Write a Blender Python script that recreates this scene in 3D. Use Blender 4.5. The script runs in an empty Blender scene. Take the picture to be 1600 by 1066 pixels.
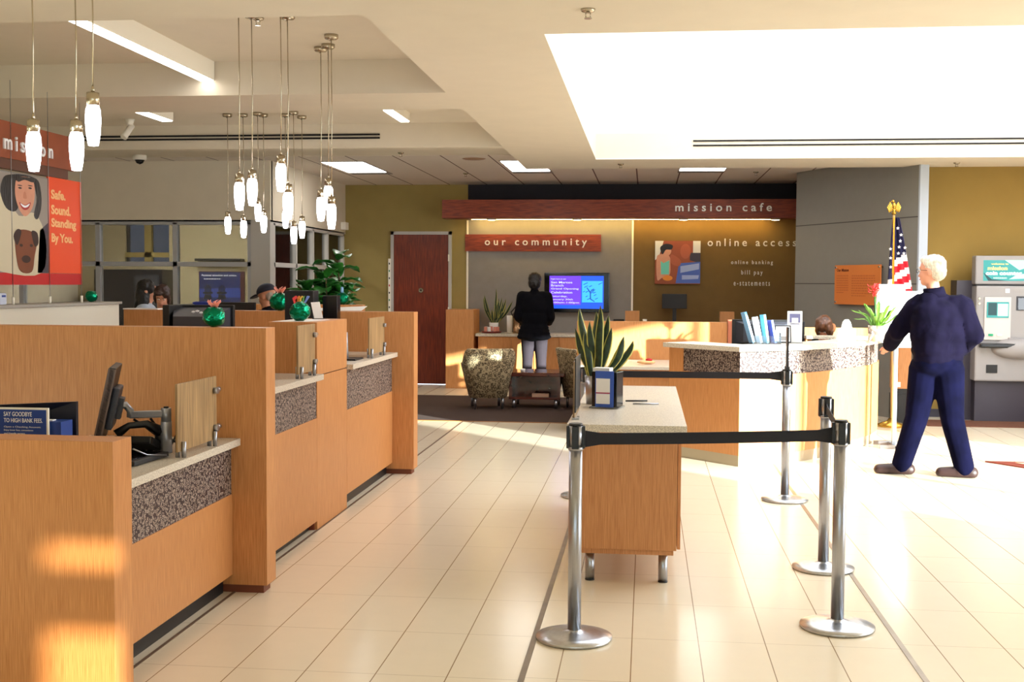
import bpy, bmesh, math, random
from mathutils import Vector, Matrix, Euler, noise
random.seed(7)
R = random.Random(11)
PI = math.pi
scn = bpy.context.scene
COL = scn.collection

# ------------------------------------------------------------------ camera
F, PITCH, YAW, ROLL, H = 1840.0, .0490, -.1138, .0058, 1.652
cp, sp = math.cos(PITCH), math.sin(PITCH)
fw = Vector((math.sin(YAW)*cp, math.cos(YAW)*cp, -sp))
r0 = Vector((math.cos(YAW), -math.sin(YAW), 0)); u0 = r0.cross(fw)
rt = r0*math.cos(ROLL) + u0*math.sin(ROLL); up = -r0*math.sin(ROLL) + u0*math.cos(ROLL)
cd = bpy.data.cameras.new('camera'); cam = bpy.data.objects.new('camera', cd); COL.objects.link(cam)
cam.matrix_world = Matrix(((rt.x, up.x, -fw.x, 0), (rt.y, up.y, -fw.y, 0), (rt.z, up.z, -fw.z, H), (0, 0, 0, 1)))
cd.sensor_width = 36; cd.lens = 36*F/1600; cd.clip_start = .05; cd.clip_end = 200
scn.camera = cam

# ------------------------------------------------------------------ exposure, world, sun, daylight
scn.view_settings.view_transform = 'Standard'; scn.view_settings.look = 'None'
scn.view_settings.gamma = 1; scn.view_settings.use_curve_mapping = False
scn.view_settings.exposure = 0.0
W = bpy.data.worlds.new('sky'); scn.world = W; W.use_nodes = True
W.node_tree.nodes['Background'].inputs[0].default_value = (.80, .90, 1, 1)
W.node_tree.nodes['Background'].inputs[1].default_value = 3.0
TS = Vector((.70, -.71, .15))                       # towards the low sun
sd = bpy.data.lights.new('sun', 'SUN'); sd.energy = 58; sd.color = (1, .97, .92); sd.angle = .012
so = bpy.data.objects.new('sun', sd); COL.objects.link(so)
so.rotation_euler = TS.to_track_quat('Z', 'Y').to_euler()
def area(name, loc, aim, sx, sy, power, col=(1, 1, 1)):
    d = bpy.data.lights.new(name, 'AREA'); d.shape = 'RECTANGLE'; d.size = sx; d.size_y = sy; d.energy = power; d.color = col
    o = bpy.data.objects.new(name, d); COL.objects.link(o); o.location = loc
    o.rotation_euler = (-Vector(aim)).to_track_quat('Z', 'Y').to_euler(); return o
# daylight in the window openings (sky light the glass lets in)
area('daylight_east', (7.35, 6.0, 1.4), (-1, .15, 0), 5.4, 2.6, 200, (.90, .95, 1))
area('daylight_south', (2.5, -2.8, 1.6), (-.1, 1, 0), 8.0, 2.6, 15, (.94, .97, 1))
area('daylight_clerestory', (7.2, 10.3, 4.45), (-1, 0, -.2), 6.0, 1.0, 110, (.97, .98, 1))

area('added_toplight', (3.3, 10.4, 5.1), (0, 0, -1), 6.6, 5.6, 290, (.98, .985, 1))  # added lamp: top-down light for the floor from an unseen skylight

# ------------------------------------------------------------------ materials
MATS = {}
def srgb(c):
    return tuple((x/12.92 if x <= .04045 else ((x+.055)/1.055)**2.4) for x in (v/255 for v in c)) + (1,)
def mat(name, c, rough=.6, metal=0, spec=.5, noise_amt=0, noise_scale=30, bump=0, emit=0, scale=(1, 1, 1), coat=0, c2=None, detail=3):
    if name in MATS: return MATS[name]
    m = bpy.data.materials.new(name); m.use_nodes = True; nt = m.node_tree; b = nt.nodes['Principled BSDF']
    col = srgb(c); b.inputs['Base Color'].default_value = col; b.inputs['Roughness'].default_value = rough
    b.inputs['Metallic'].default_value = metal; b.inputs['Specular IOR Level'].default_value = spec
    b.inputs['Coat Weight'].default_value = coat
    if emit:
        b.inputs['Emission Color'].default_value = col; b.inputs['Emission Strength'].default_value = emit
    if noise_amt or bump or c2:
        tc = nt.nodes.new('ShaderNodeTexCoord'); mp = nt.nodes.new('ShaderNodeMapping'); mp.inputs['Scale'].default_value = scale
        n = nt.nodes.new('ShaderNodeTexNoise'); n.inputs['Scale'].default_value = noise_scale; n.inputs['Detail'].default_value = detail
        nt.links.new(tc.outputs['Object'], mp.inputs[0]); nt.links.new(mp.outputs[0], n.inputs['Vector'])
        if noise_amt or c2:
            r = nt.nodes.new('ShaderNodeValToRGB'); d = c2 and srgb(c2) or tuple(x*(1-noise_amt) for x in col[:3]) + (1,)
            r.color_ramp.elements[0].position = .35; r.color_ramp.elements[1].position = .65
            r.color_ramp.elements[0].color = d; r.color_ramp.elements[1].color = col
            nt.links.new(n.outputs['Fac'], r.inputs[0]); nt.links.new(r.outputs[0], b.inputs['Base Color'])
        if bump:
            bp = nt.nodes.new('ShaderNodeBump'); bp.inputs['Strength'].default_value = bump; bp.inputs['Distance'].default_value = .01
            nt.links.new(n.outputs['Fac'], bp.inputs['Height']); nt.links.new(bp.outputs[0], b.inputs['Normal'])
    MATS[name] = m; return m
def voro(name, base, ring, scale, lo, hi, rough=.6, bump=.3, base2=None, feature='F1'):
    m = mat(name, base, rough); nt = m.node_tree; b = nt.nodes['Principled BSDF']
    tc = nt.nodes.new('ShaderNodeTexCoord'); v = nt.nodes.new('ShaderNodeTexVoronoi'); v.inputs['Scale'].default_value = scale; v.feature = feature
    nz = nt.nodes.new('ShaderNodeTexNoise'); nz.inputs['Scale'].default_value = scale*1.2
    mx = nt.nodes.new('ShaderNodeVectorMath'); mx.operation = 'SCALE'; mx.inputs['Scale'].default_value = .6/scale
    ad = nt.nodes.new('ShaderNodeVectorMath'); ad.operation = 'ADD'
    nt.links.new(tc.outputs['Object'], nz.inputs['Vector']); nt.links.new(nz.outputs['Color'], mx.inputs[0])
    nt.links.new(tc.outputs['Object'], ad.inputs[0]); nt.links.new(mx.outputs[0], ad.inputs[1]); nt.links.new(ad.outputs[0], v.inputs['Vector'])
    r = nt.nodes.new('ShaderNodeValToRGB'); e = r.color_ramp.elements
    e[0].position = lo; e[0].color = srgb(base); e[1].position = (lo+hi)/2; e[1].color = srgb(ring)
    x = e.new(hi); x.color = srgb(base2 or base)
    nt.links.new(v.outputs['Distance'], r.inputs[0]); nt.links.new(r.outputs[0], b.inputs['Base Color'])
    bp = nt.nodes.new('ShaderNodeBump'); bp.inputs['Strength'].default_value = bump; bp.inputs['Distance'].default_value = .003
    nt.links.new(v.outputs['Distance'], bp.inputs['Height']); nt.links.new(bp.outputs[0], b.inputs['Normal'])
    return m
def lines_mat(name, c, line, x0, sx, y0, sy, wx, wy, rough, noise_amt=.06, spec=.5, bump=0):
    """tile joints: lines at x0 + i*sx and y0 + j*sy (object = world coordinates)"""
    m = mat(name, c, rough, spec=spec); nt = m.node_tree; b = nt.nodes['Principled BSDF']
    tc = nt.nodes.new('ShaderNodeTexCoord'); sep = nt.nodes.new('ShaderNodeSeparateXYZ'); nt.links.new(tc.outputs['Object'], sep.inputs[0])
    def M(op, a, bb=None):
        n = nt.nodes.new('ShaderNodeMath'); n.operation = op
        for k, v in enumerate((a, bb)):
            if v is None: continue
            if isinstance(v, (int, float)): n.inputs[k].default_value = v
            else: nt.links.new(v, n.inputs[k])
        return n.outputs[0]
    def line_fac(sock, o, s, w):
        t = M('FRACT', M('DIVIDE', M('SUBTRACT', sock, o), s)); t = M('ABSOLUTE', M('SUBTRACT', t, .5))
        return M('GREATER_THAN', t, .5 - w/(2*s))
    a = line_fac(sep.outputs[0], x0, sx, wx)
    f = a
    if sy:
        f = M('MAXIMUM', a, M('MULTIPLY', line_fac(sep.outputs[1], y0, sy, wy), .55))
    n = nt.nodes.new('ShaderNodeTexNoise'); n.inputs['Scale'].default_value = 9; n.inputs['Detail'].default_value = 6
    nt.links.new(tc.outputs['Object'], n.inputs['Vector'])
    r = nt.nodes.new('ShaderNodeValToRGB'); col = srgb(c)
    r.color_ramp.elements[0].color = tuple(x*(1-noise_amt) for x in col[:3]) + (1,); r.color_ramp.elements[1].color = col
    nt.links.new(n.outputs['Fac'], r.inputs[0])
    mx = nt.nodes.new('ShaderNodeMixRGB'); nt.links.new(f, mx.inputs[0]); nt.links.new(r.outputs[0], mx.inputs[1]); mx.inputs[2].default_value = srgb(line)
    nt.links.new(mx.outputs[0], b.inputs['Base Color'])
    if bump:
        n2 = nt.nodes.new('ShaderNodeTexNoise'); n2.inputs['Scale'].default_value = 3
        nt.links.new(tc.outputs['Object'], n2.inputs['Vector'])
        bp = nt.nodes.new('ShaderNodeBump'); bp.inputs['Strength'].default_value = bump; bp.inputs['Distance'].default_value = .004
        nt.links.new(n2.outputs['Fac'], bp.inputs['Height']); nt.links.new(bp.outputs[0], b.inputs['Normal'])
    return m
def glass(name, tint=(235, 240, 240), refl=.12):
    if name in MATS: return MATS[name]
    m = bpy.data.materials.new(name); m.use_nodes = True; nt = m.node_tree; nt.nodes.clear()
    o = nt.nodes.new('ShaderNodeOutputMaterial'); t = nt.nodes.new('ShaderNodeBsdfTransparent'); g = nt.nodes.new('ShaderNodeBsdfGlossy')
    f = nt.nodes.new('ShaderNodeFresnel'); f.inputs[0].default_value = 1.3; mx = nt.nodes.new('ShaderNodeMixShader')
    t.inputs[0].default_value = srgb(tint); g.inputs['Roughness'].default_value = .02
    a = nt.nodes.new('ShaderNodeMath'); a.operation = 'ADD'; a.inputs[1].default_value = refl
    nt.links.new(f.outputs[0], a.inputs[0]); nt.links.new(a.outputs[0], mx.inputs[0]); nt.links.new(t.outputs[0], mx.inputs[1]); nt.links.new(g.outputs[0], mx.inputs[2])
    nt.links.new(mx.outputs[0], o.inputs[0]); MATS[name] = m; return m

wood = mat('light_veneer', (208, 146, 90), .42, noise_scale=5, scale=(70, 70, 1.6), c2=(182, 118, 64), bump=.03, detail=6)
wood_grey = mat('zebra_veneer', (184, 150, 104), .45, noise_scale=6, scale=(22, 22, .6), c2=(120, 92, 58), detail=6)
cherry = mat('cherry_veneer', (136, 52, 24), .4, noise_scale=5, scale=(14, 14, .8), c2=(92, 30, 14), detail=6)
cherry_h = mat('cherry_band', (150, 62, 28), .45, noise_scale=5, scale=(1.2, 1.2, 14), c2=(112, 38, 18), detail=6)
darkred = mat('dark_red_wood', (84, 24, 14), .18, noise_amt=.4, noise_scale=8, coat=.5)
stone = mat('terrazzo', (232, 222, 204), .3, noise_scale=170, c2=(176, 164, 148), detail=4)
mosaic = voro('textured_panel', (62, 36, 36), (192, 174, 158), 62, .26, .54, .5, .6, (50, 30, 32))
steel = mat('brushed_steel', (176, 178, 186), .28, 1, noise_amt=.15, noise_scale=8, scale=(60, 60, 1))
steel_h = mat('brushed_kick', (150, 138, 124), .4, .9, noise_amt=.2, noise_scale=8, scale=(1, 1, 60))
disc_m = mat('spun_steel', (200, 202, 206), .3, 1, noise_amt=.12, noise_scale=60)
chrome = mat('satin_nickel', (190, 180, 160), .22, 1)
black = mat('black_plastic', (16, 16, 20), .42)
blk_gloss = mat('black_gloss', (10, 10, 14), .15)
dgrey = mat('dark_grey_plastic', (52, 54, 64), .45)
belt_m = mat('black_webbing', (14, 14, 26), .75, noise_amt=.3, noise_scale=300)
paint = mat('cream_paint', (222, 210, 190), .8, noise_amt=.03, noise_scale=4)
white = mat('white_paint', (246, 240, 228), .75)
olive = mat('olive_paint', (158, 138, 82), .8, noise_amt=.05, noise_scale=5)
gold = mat('ochre_paint', (158, 128, 62), .8, noise_amt=.04, noise_scale=5)
brownw = mat('brown_paint', (120, 92, 48), .8, noise_amt=.06, noise_scale=8)
greyw = mat('grey_panel', (140, 134, 130), .7, noise_amt=.06, noise_scale=10)
tilew = lines_mat('slate_panel', (136, 134, 128), (60, 60, 62), 50, 100, 0, 0, .0, 0, .5, .1)
navyw = mat('midnight_paint', (30, 24, 34), .7)
bluish = mat('lit_face_blue', (176, 184, 196), .5)
alum = mat('window_aluminium', (176, 178, 186), .4, .3)
frame_w = mat('frame_white', (190, 186, 182), .5)
carpet = mat('carpet_brown', (72, 48, 38), .95, noise_amt=.5, noise_scale=220, bump=.5)
carpet_r = mat('carpet_red', (116, 70, 48), .95, noise_amt=.35, noise_scale=200, bump=.4)
slot_m = mat('slot_black', (14, 10, 12), .9)
glow = mat('lamp_lens', (255, 252, 246), .4, emit=9)
glow_p = mat('lamp_glass', (255, 250, 255), .3, emit=15)
lamp_box = mat('fixture_white', (240, 232, 216), .6)
glow_s = mat('puck_lens', (255, 236, 180), .3, emit=30)
frosted = bpy.data.materials.new('frosted_glass'); frosted.use_nodes = True; _n = frosted.node_tree; _n.nodes.clear()
_o = _n.nodes.new('ShaderNodeOutputMaterial'); _t = _n.nodes.new('ShaderNodeBsdfTranslucent'); _t.inputs[0].default_value = (.55, .57, .6, 1); _n.links.new(_t.outputs[0], _o.inputs[0])
clear = glass('clear_glass', (225, 232, 232), .05)
pane_m = glass('office_glass', (214, 216, 214), .03)
acr = glass('acrylic', (240, 244, 248), .12)
letter = mat('letter_silver', (232, 226, 214), .35, .25)
orange = mat('banner_orange', (236, 78, 26), .55)
red = mat('banner_red', (190, 22, 26), .55)
peach = mat('text_peach', (250, 190, 130), .6)
wht = mat('white_print', (240, 240, 244), .6)
blue = mat('print_blue', (22, 60, 140), .5)
paper = mat('paper', (244, 242, 240), .7)
teal = mat('green_foil', (0, 128, 92), .14, .85, bump=.45, noise_scale=45)
leaf = mat('leaf_green', (38, 88, 28), .35, noise_amt=.5, noise_scale=14)
leaf_d = mat('leaf_dark', (30, 58, 30), .4, noise_amt=.5, noise_scale=40)
leaf_y = mat('leaf_margin', (190, 184, 92), .45)
leaf_b = mat('leaf_bright', (96, 146, 40), .4, noise_amt=.3, noise_scale=20)
navy = mat('navy_cloth', (15, 11, 30), .9, spec=.06, noise_amt=.3, noise_scale=9, bump=.5)
denim = mat('denim', (9, 9, 34), .95, spec=.06, noise_amt=.45, noise_scale=7, bump=.3)
blackc = mat('black_cloth', (10, 9, 16), .95, spec=.15, noise_amt=.3, noise_scale=9, bump=.3)
skin = mat('skin', (214, 150, 122), .55, noise_amt=.08, noise_scale=12)
skin_d = mat('skin_tan', (186, 128, 98), .55, noise_amt=.08, noise_scale=12)
hair_w = mat('hair_white', (226, 216, 196), .8, noise_amt=.35, noise_scale=18, scale=(3, 3, 1), bump=.9)
hair_k = mat('hair_black', (20, 14, 16), .45, noise_amt=.4, noise_scale=20, scale=(3, 3, .6), bump=.5)
hair_b = mat('hair_brown', (106, 62, 34), .4, noise_amt=.55, noise_scale=14, scale=(3, 3, .8), bump=.6)
hair_r = mat('hair_auburn', (52, 26, 20), .45, noise_amt=.4, noise_scale=20, bump=.4)
shoe_m = mat('brown_leather', (44, 20, 17), .5)
fabric = voro('chair_fabric', (190, 170, 132), (52, 34, 24), 26, .22, .62, .9, .1, (196, 176, 138))
atm_m = mat('machine_grey', (152, 148, 148), .4)
atm_d = mat('machine_dark', (58, 54, 66), .5)

# ------------------------------------------------------------------ mesh helpers
def MBv(): return bmesh.new()
def box(bm, x0, x1, y0, y1, z0, z1, bev=0, M=None, mi=0):
    r = bmesh.ops.create_cube(bm, size=1); vs = r['verts']
    for v in vs:
        v.co = Vector((x0 + (v.co.x+.5)*(x1-x0), y0 + (v.co.y+.5)*(y1-y0), z0 + (v.co.z+.5)*(z1-z0)))
    fs = list({f for v in vs for f in v.link_faces})
    for f in fs: f.material_index = mi
    if bev:
        es = list({e for v in vs for e in v.link_edges})
        g = bmesh.ops.bevel(bm, geom=es, offset=bev, segments=2, affect='EDGES', profile=.6)
        vs = list({v for f in g['faces'] for v in f.verts} | {v for v in vs if v.is_valid})
        for f in g['faces']: f.material_index = mi
    if M is not None:
        for v in vs: v.co = M @ v.co
    return vs
def frame_of(d):
    d = Vector(d).normalized(); a = Vector((0, 0, 1)) if abs(d.z) < .95 else Vector((0, 1, 0))
    u = a.cross(d).normalized(); return u, d.cross(u)
def cone(bm, p0, p1, r0, r1=None, n=16, caps=True, mi=0):
    r1 = r0 if r1 is None else r1; p0 = Vector(p0); p1 = Vector(p1); u, v = frame_of(p1-p0)
    A = [bm.verts.new(p0 + (u*math.cos(t)+v*math.sin(t))*r0) for t in (2*PI*k/n for k in range(n))]
    B = [bm.verts.new(p1 + (u*math.cos(t)+v*math.sin(t))*r1) for t in (2*PI*k/n for k in range(n))]
    for k in range(n):
        f = bm.faces.new((A[k], A[(k+1) % n], B[(k+1) % n], B[k])); f.smooth = True; f.material_index = mi
    if caps:
        f = bm.faces.new(list(reversed(A))); f.material_index = mi; f = bm.faces.new(B); f.material_index = mi
def tube(bm, pts, r, n=8, mi=0):
    pts = [Vector(p) for p in pts]; rings = []; u = None
    for i, p in enumerate(pts):
        d = (pts[min(i+1, len(pts)-1)] - pts[max(i-1, 0)]).normalized()
        if u is None: u, v = frame_of(d)
        else: u = (u - d*u.dot(d)).normalized(); v = d.cross(u)
        rr = r[i] if isinstance(r, (list, tuple)) else r
        rings.append([bm.verts.new(p + (u*math.cos(t)+v*math.sin(t))*rr) for t in (2*PI*k/n for k in range(n))])
    for a, b in zip(rings, rings[1:]):
        for k in range(n):
            f = bm.faces.new((a[k], a[(k+1) % n], b[(k+1) % n], b[k])); f.smooth = True; f.material_index = mi
    bm.faces.new(list(reversed(rings[0]))).material_index = mi; bm.faces.new(rings[-1]).material_index = mi
def lathe(bm, prof, c, n=32, mi=0, sx=1, sy=1):
    c = Vector(c); rings = []
    for r, z in prof:
        rings.append([bm.verts.new(c + Vector((max(r, 1e-4)*math.cos(t)*sx, max(r, 1e-4)*math.sin(t)*sy, z))) for t in (2*PI*k/n for k in range(n))])
    for a, b in zip(rings, rings[1:]):
        for k in range(n):
            f = bm.faces.new((a[k], a[(k+1) % n], b[(k+1) % n], b[k])); f.smooth = True; f.material_index = mi
    bm.faces.new(list(reversed(rings[0]))).material_index = mi; bm.faces.new(rings[-1]).material_index = mi
def prism(bm, poly, z0, z1, mi=0):
    A = [bm.verts.new((x, y, z0)) for x, y in poly]; B = [bm.verts.new((x, y, z1)) for x, y in poly]; n = len(poly)
    for k in range(n): bm.faces.new((A[k], A[(k+1) % n], B[(k+1) % n], B[k])).material_index = mi
    bm.faces.new(list(reversed(A))).material_index = mi; bm.faces.new(B).material_index = mi
def ell(bm, c, r, rot=None, sub=3, mi=0):
    g = bmesh.ops.create_icosphere(bm, subdivisions=sub, radius=1); q = rot.to_matrix() if rot else Matrix.Identity(3)
    for v in g['verts']: v.co = Vector(c) + q @ Vector((v.co.x*r[0], v.co.y*r[1], v.co.z*r[2]))
    for f in {f for v in g['verts'] for f in v.link_faces}: f.smooth = True; f.material_index = mi
def quad(bm, pts, mi=0):
    f = bm.faces.new([bm.verts.new(p) for p in pts]); f.material_index = mi; return f
ORG = {}
def obj(name, bm, m, parent=None):
    """one mesh object; the vertices come in world coordinates"""
    off = ORG.get(parent.name, Vector((0, 0, 0))) if parent else Vector((0, 0, 0))
    bmesh.ops.recalc_face_normals(bm, faces=bm.faces)
    if off.length: bmesh.ops.translate(bm, verts=bm.verts, vec=-off)
    me = bpy.data.meshes.new(name); bm.to_mesh(me); bm.free()
    for k in (m if isinstance(m, (list, tuple)) else [m]): me.materials.append(k)
    o = bpy.data.objects.new(name, me); COL.objects.link(o)
    if parent: o.parent = parent
    ORG[o.name] = off
    return o
def tag(o, label, cat, group=None, kind=None):
    o['label'] = label; o['category'] = cat
    if group: o['group'] = group
    if kind: o['kind'] = kind
    return o
def thing(name, label, cat, loc=(0, 0, 0), group=None):
    o = bpy.data.objects.new(name, None); COL.objects.link(o); o.location = loc; o.empty_display_size = .05
    ORG[o.name] = Vector(loc); return tag(o, label, cat, group)
def single(name, bm, m, label, cat, group=None, org=None):
    """a thing that is one mesh; its origin is put at org"""
    o = obj(name, bm, m)
    if org is not None:
        o.data.transform(Matrix.Translation(-Vector(org))); o.location = org; ORG[o.name] = Vector(org)
    return tag(o, label, cat, group)
def struct(name, bm, m):
    o = obj(name, bm, m); o['kind'] = 'structure'; return o
def dup(root, d, label, group=None):
    r = root.copy(); COL.objects.link(r); r.location = root.location + Vector(d); r['label'] = label
    if group: r['group'] = group
    ORG[r.name] = ORG[root.name] + Vector(d)
    for ch in list(root.children):
        c = ch.copy(); COL.objects.link(c); c.parent = r
        for g in list(ch.children):
            e = g.copy(); COL.objects.link(e); e.parent = c
    return r
def part_box(name, parent, m, *a, **k):
    bm = MBv(); box(bm, *a, **k); return obj(name, bm, m, parent)

def text_bm(bm, s, O, ux, uz, w, h, depth=.004, space=1.0, mi=0, bold=0):
    """lettering fitted to w x h with its lower left corner at O; ux runs along the line, uz is up"""
    cu = bpy.data.curves.new('t', 'FONT'); cu.body = s; cu.extrude = .5; cu.space_character = space; cu.resolution_u = 3; cu.offset = bold
    to = bpy.data.objects.new('t', cu); COL.objects.link(to)
    bpy.context.view_layer.update()
    me = bpy.data.meshes.new_from_object(to.evaluated_get(bpy.context.evaluated_depsgraph_get()))
    bpy.data.objects.remove(to); bpy.data.curves.remove(cu)
    xs = [v.co.x for v in me.vertices]; ys = [v.co.y for v in me.vertices]
    if not xs: return
    x0, x1, y0, y1 = min(xs), max(xs), min(ys), max(ys)
    O, ux, uz = Vector(O), Vector(ux).normalized(), Vector(uz).normalized(); un = ux.cross(uz)
    idx = [bm.verts.new(O + ux*((v.co.x-x0)/(x1-x0)*w) + uz*((v.co.y-y0)/(y1-y0)*h) + un*((v.co.z+.5)*depth)) for v in me.vertices]
    for p in me.polygons:
        try: bm.faces.new([idx[i] for i in p.vertices]).material_index = mi
        except ValueError: pass
    bpy.data.meshes.remove(me)
def letters(bm, m, parent, ux=(1, 0, 0)):
    """one part per raised letter: loose pieces that overlap along the line belong together (the dot of an i)"""
    ux = Vector(ux); bm.verts.ensure_lookup_table(); seen = set(); isl = []
    for v in bm.verts:
        if v.index in seen: continue
        st, grp = [v], []; seen.add(v.index)
        while st:
            q = st.pop(); grp.append(q)
            for e in q.link_edges:
                w = e.other_vert(q)
                if w.index not in seen: seen.add(w.index); st.append(w)
        xs = [q.co.dot(ux) for q in grp]; isl.append([min(xs), max(xs), grp])
    isl.sort(key=lambda t: t[0]); out = []
    for a in isl:
        if out and a[0] < out[-1][1] - .002: out[-1][1] = max(out[-1][1], a[1]); out[-1][2] += a[2]
        else: out.append(a)
    for a in out:
        keep = {q.index for q in a[2]}; b2 = bmesh.new(); mp = {}
        for q in a[2]: mp[q.index] = b2.verts.new(q.co)
        for f in bm.faces:
            if f.verts[0].index in keep: b2.faces.new([mp[q.index] for q in f.verts])
        obj('letter', b2, m, parent)
    bm.free()
def greek(bm, O, ux, uz, w, h, n, mi=0, t=.45, rnd=None):
    """lines of print too small to read: thin raised bars broken into words"""
    rnd = rnd or random.Random(3); O, ux, uz = Vector(O), Vector(ux).normalized(), Vector(uz).normalized(); un = ux.cross(uz)
    for i in range(n):
        z = h - (i+.5)*h/n; x = 0; end = w*(1 if i < n-1 else .6)
        while x < end:
            l = min(rnd.uniform(.04, .11)*w, end-x)
            a = O + ux*x + uz*(z - h/n*t/2) + un*.0012
            quad(bm, (a, a+ux*l, a+ux*l+uz*(h/n*t), a+uz*(h/n*t)), mi); x += l + .02*w
def blob(bm, O, ux, uz, pts, k, mi, smooth=True):
    """a flat printed shape; pts are (u, v) in metres in the picture plane, k = print layer"""
    O, ux, uz = Vector(O), Vector(ux).normalized(), Vector(uz).normalized(); un = ux.cross(uz)
    if smooth and len(pts) > 2:
        out = []; n = len(pts)
        for i in range(n):
            p0, p1, p2, p3 = (Vector(pts[(i+j-1) % n]) for j in range(4))
            for s in (0, .25, .5, .75):
                out.append(.5*((2*p1)+(p2-p0)*s+(2*p0-5*p1+4*p2-p3)*s*s+(3*p1-p0-3*p2+p3)*s**3))
        pts = out
    f = bm.faces.new([bm.verts.new(O + ux*p[0] + uz*p[1] + un*(.0008*k)) for p in pts]); f.material_index = mi
def oval(cx, cy, rx, ry, n=14, a=0):
    return [(cx + rx*math.cos(t)*math.cos(a) - ry*math.sin(t)*math.sin(a), cy + rx*math.cos(t)*math.sin(a) + ry*math.sin(t)*math.cos(a)) for t in (2*PI*k/n for k in range(n))]

# ------------------------------------------------------------------ the room
YB = 18.85
# floor: three tiled zones divided by metal strips, carpet beyond
def slab(name, m, x0, x1, y0, y1, z1=0, z0=-.1):
    bm = MBv(); box(bm, x0, x1, y0, y1, z0, z1); return struct(name, bm, m)
TL, LN = (236, 222, 196), (150, 124, 94)
fl_args = dict(rough=.2, noise_amt=.05, spec=.5, bump=.05)
fm = [lines_mat('floor_tile_west', TL, LN, -2.036, .3048, 4.804, .6096, .005, .004, **fl_args),
      lines_mat('floor_tile_middle', TL, LN, -.051, .3048, 5.449, .6096, .005, .004, **fl_args),
      lines_mat('floor_tile_east', TL, LN, 1.333, .3048, 5.52, .6096, .005, .004, **fl_args)]
bm = MBv()
box(bm, -9.5, -.51, -6, 13.85, -.1, 0, mi=0); box(bm, -.51, 1.165, -6, 13.85, -.1, 0, mi=1); box(bm, 1.165, 7.5, -6, 15.5, -.1, 0, mi=2)
box(bm, -9.5, 1.165, 17.05, YB, -.1, .001, mi=0)
box(bm, -9.5, 1.165, 13.85, 17.05, -.1, 0, mi=3)
box(bm, 1.165, 3.2, 15.5, YB, -.1, 0, mi=3)
struct('floor', bm, fm + [carpet])
bm = MBv(); box(bm, -.516, -.490, -6, 13.85, -.02, .003); struct('trim_1', bm, steel_h)
bm = MBv(); box(bm, 1.165, 1.190, -6, 13.85, -.02, .003); struct('trim_2', bm, steel_h)
bm = MBv(); box(bm, -2.172, -2.156, -6, 13.85, -.02, .003); struct('trim_3', bm, mat('joint_brown', (110, 86, 66), .6))
bm = MBv(); box(bm, -9.5, 1.165, 13.84, 13.87, -.02, .006); struct('trim_4', bm, mat('edge_gold', (150, 96, 40), .5))
bm = MBv(); box(bm, 3.30, 7.5, 14.25, 14.9, .0, .008); single('floor_mat', bm, carpet_r, 'reddish brown carpet strip along the wall under the coin machine', 'carpet')

# ceiling: low soffit with recesses, panels, tall light well
ZS, ZH = 3.10, 3.36
bm = MBv()
for a in ((-9.5, 7.5, -6, 6.33), (-9.5, -1.54, 8.93, 9.78), (-9.5, -1.54, 12.5, 12.62), (-1.54, -.61, 6.33, 14.95), (-.61, 7.5, 6.33, 6.9), (-.61, 7.5, 13.85, 14.95)):
    box(bm, a[0], a[1], a[2], a[3], ZS, ZH+.04)
box(bm, -9.5, -1.54, 6.33, 8.93, ZH, ZH+.1); box(bm, -9.5, -1.54, 9.78, 12.5, ZH, ZH+.1)
box(bm, -9.5, -1.54, 12.62, 14.55, 3.237, 3.3)
struct('ceiling', bm, paint)
act = lines_mat('ceiling_panel', (226, 214, 202), (96, 62, 56), -3.18, .6035, 0, 0, .018, 0, .85, .03)
bm = MBv(); box(bm, -9.5, -1.54, 14.55, YB, 3.235, 3.3); box(bm, -1.54, 7.5, 14.95, YB, 3.235, 3.3); struct('ceiling_tiles', bm, act)
bm = MBv()   # light well
box(bm, -.85, -.61, 6.7, 14.05, ZH+.04, 5.2); box(bm, -.61, 7.5, 13.85, 14.05, ZH+.04, 5.2); box(bm, -.61, 7.5, 6.7, 6.9, ZH+.04, 5.2)
box(bm, -.85, 7.5, 6.7, 7.2, 5.2, 5.3); box(bm, -.85, 7.5, 13.6, 14.05, 5.2, 5.3); box(bm, -.85, -.2, 7.2, 13.6, 5.2, 5.3); box(bm, 6.8, 7.5, 7.2, 13.6, 5.2, 5.3)
box(bm, 7.3, 7.5, 6.7, 14.05, ZS-.02, 3.9); box(bm, 7.3, 7.5, 6.7, 7.2, 3.9, 5.2); box(bm, 7.3, 7.5, 13.4, 14.05, 3.9, 5.2); box(bm, 7.3, 7.5, 7.2, 13.4, 5.0, 5.2)
struct('wall_light_well', bm, white)
bm = MBv(); box(bm, -.25, 6.85, 7.15, 13.65, 5.22, 5.24); struct('added_skylight', bm, frosted)  # unseen skylight pane, added over the well along with its lamp
bm = MBv()
for z in (3.245, 3.298): box(bm, .51, 4.18, 13.838, 13.85, z, z+.017)
struct('trim_5', bm, slot_m)
bm = MBv(); box(bm, -.61, 7.5, 13.835, 13.85, ZS-.0, ZS+.01); struct('trim_6', bm, white)
bm = MBv()
for z in (3.196, 3.232): box(bm, -6.5, -2.87, 12.488, 12.5, z, z+.018)
struct('trim_7', bm, slot_m)

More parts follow.
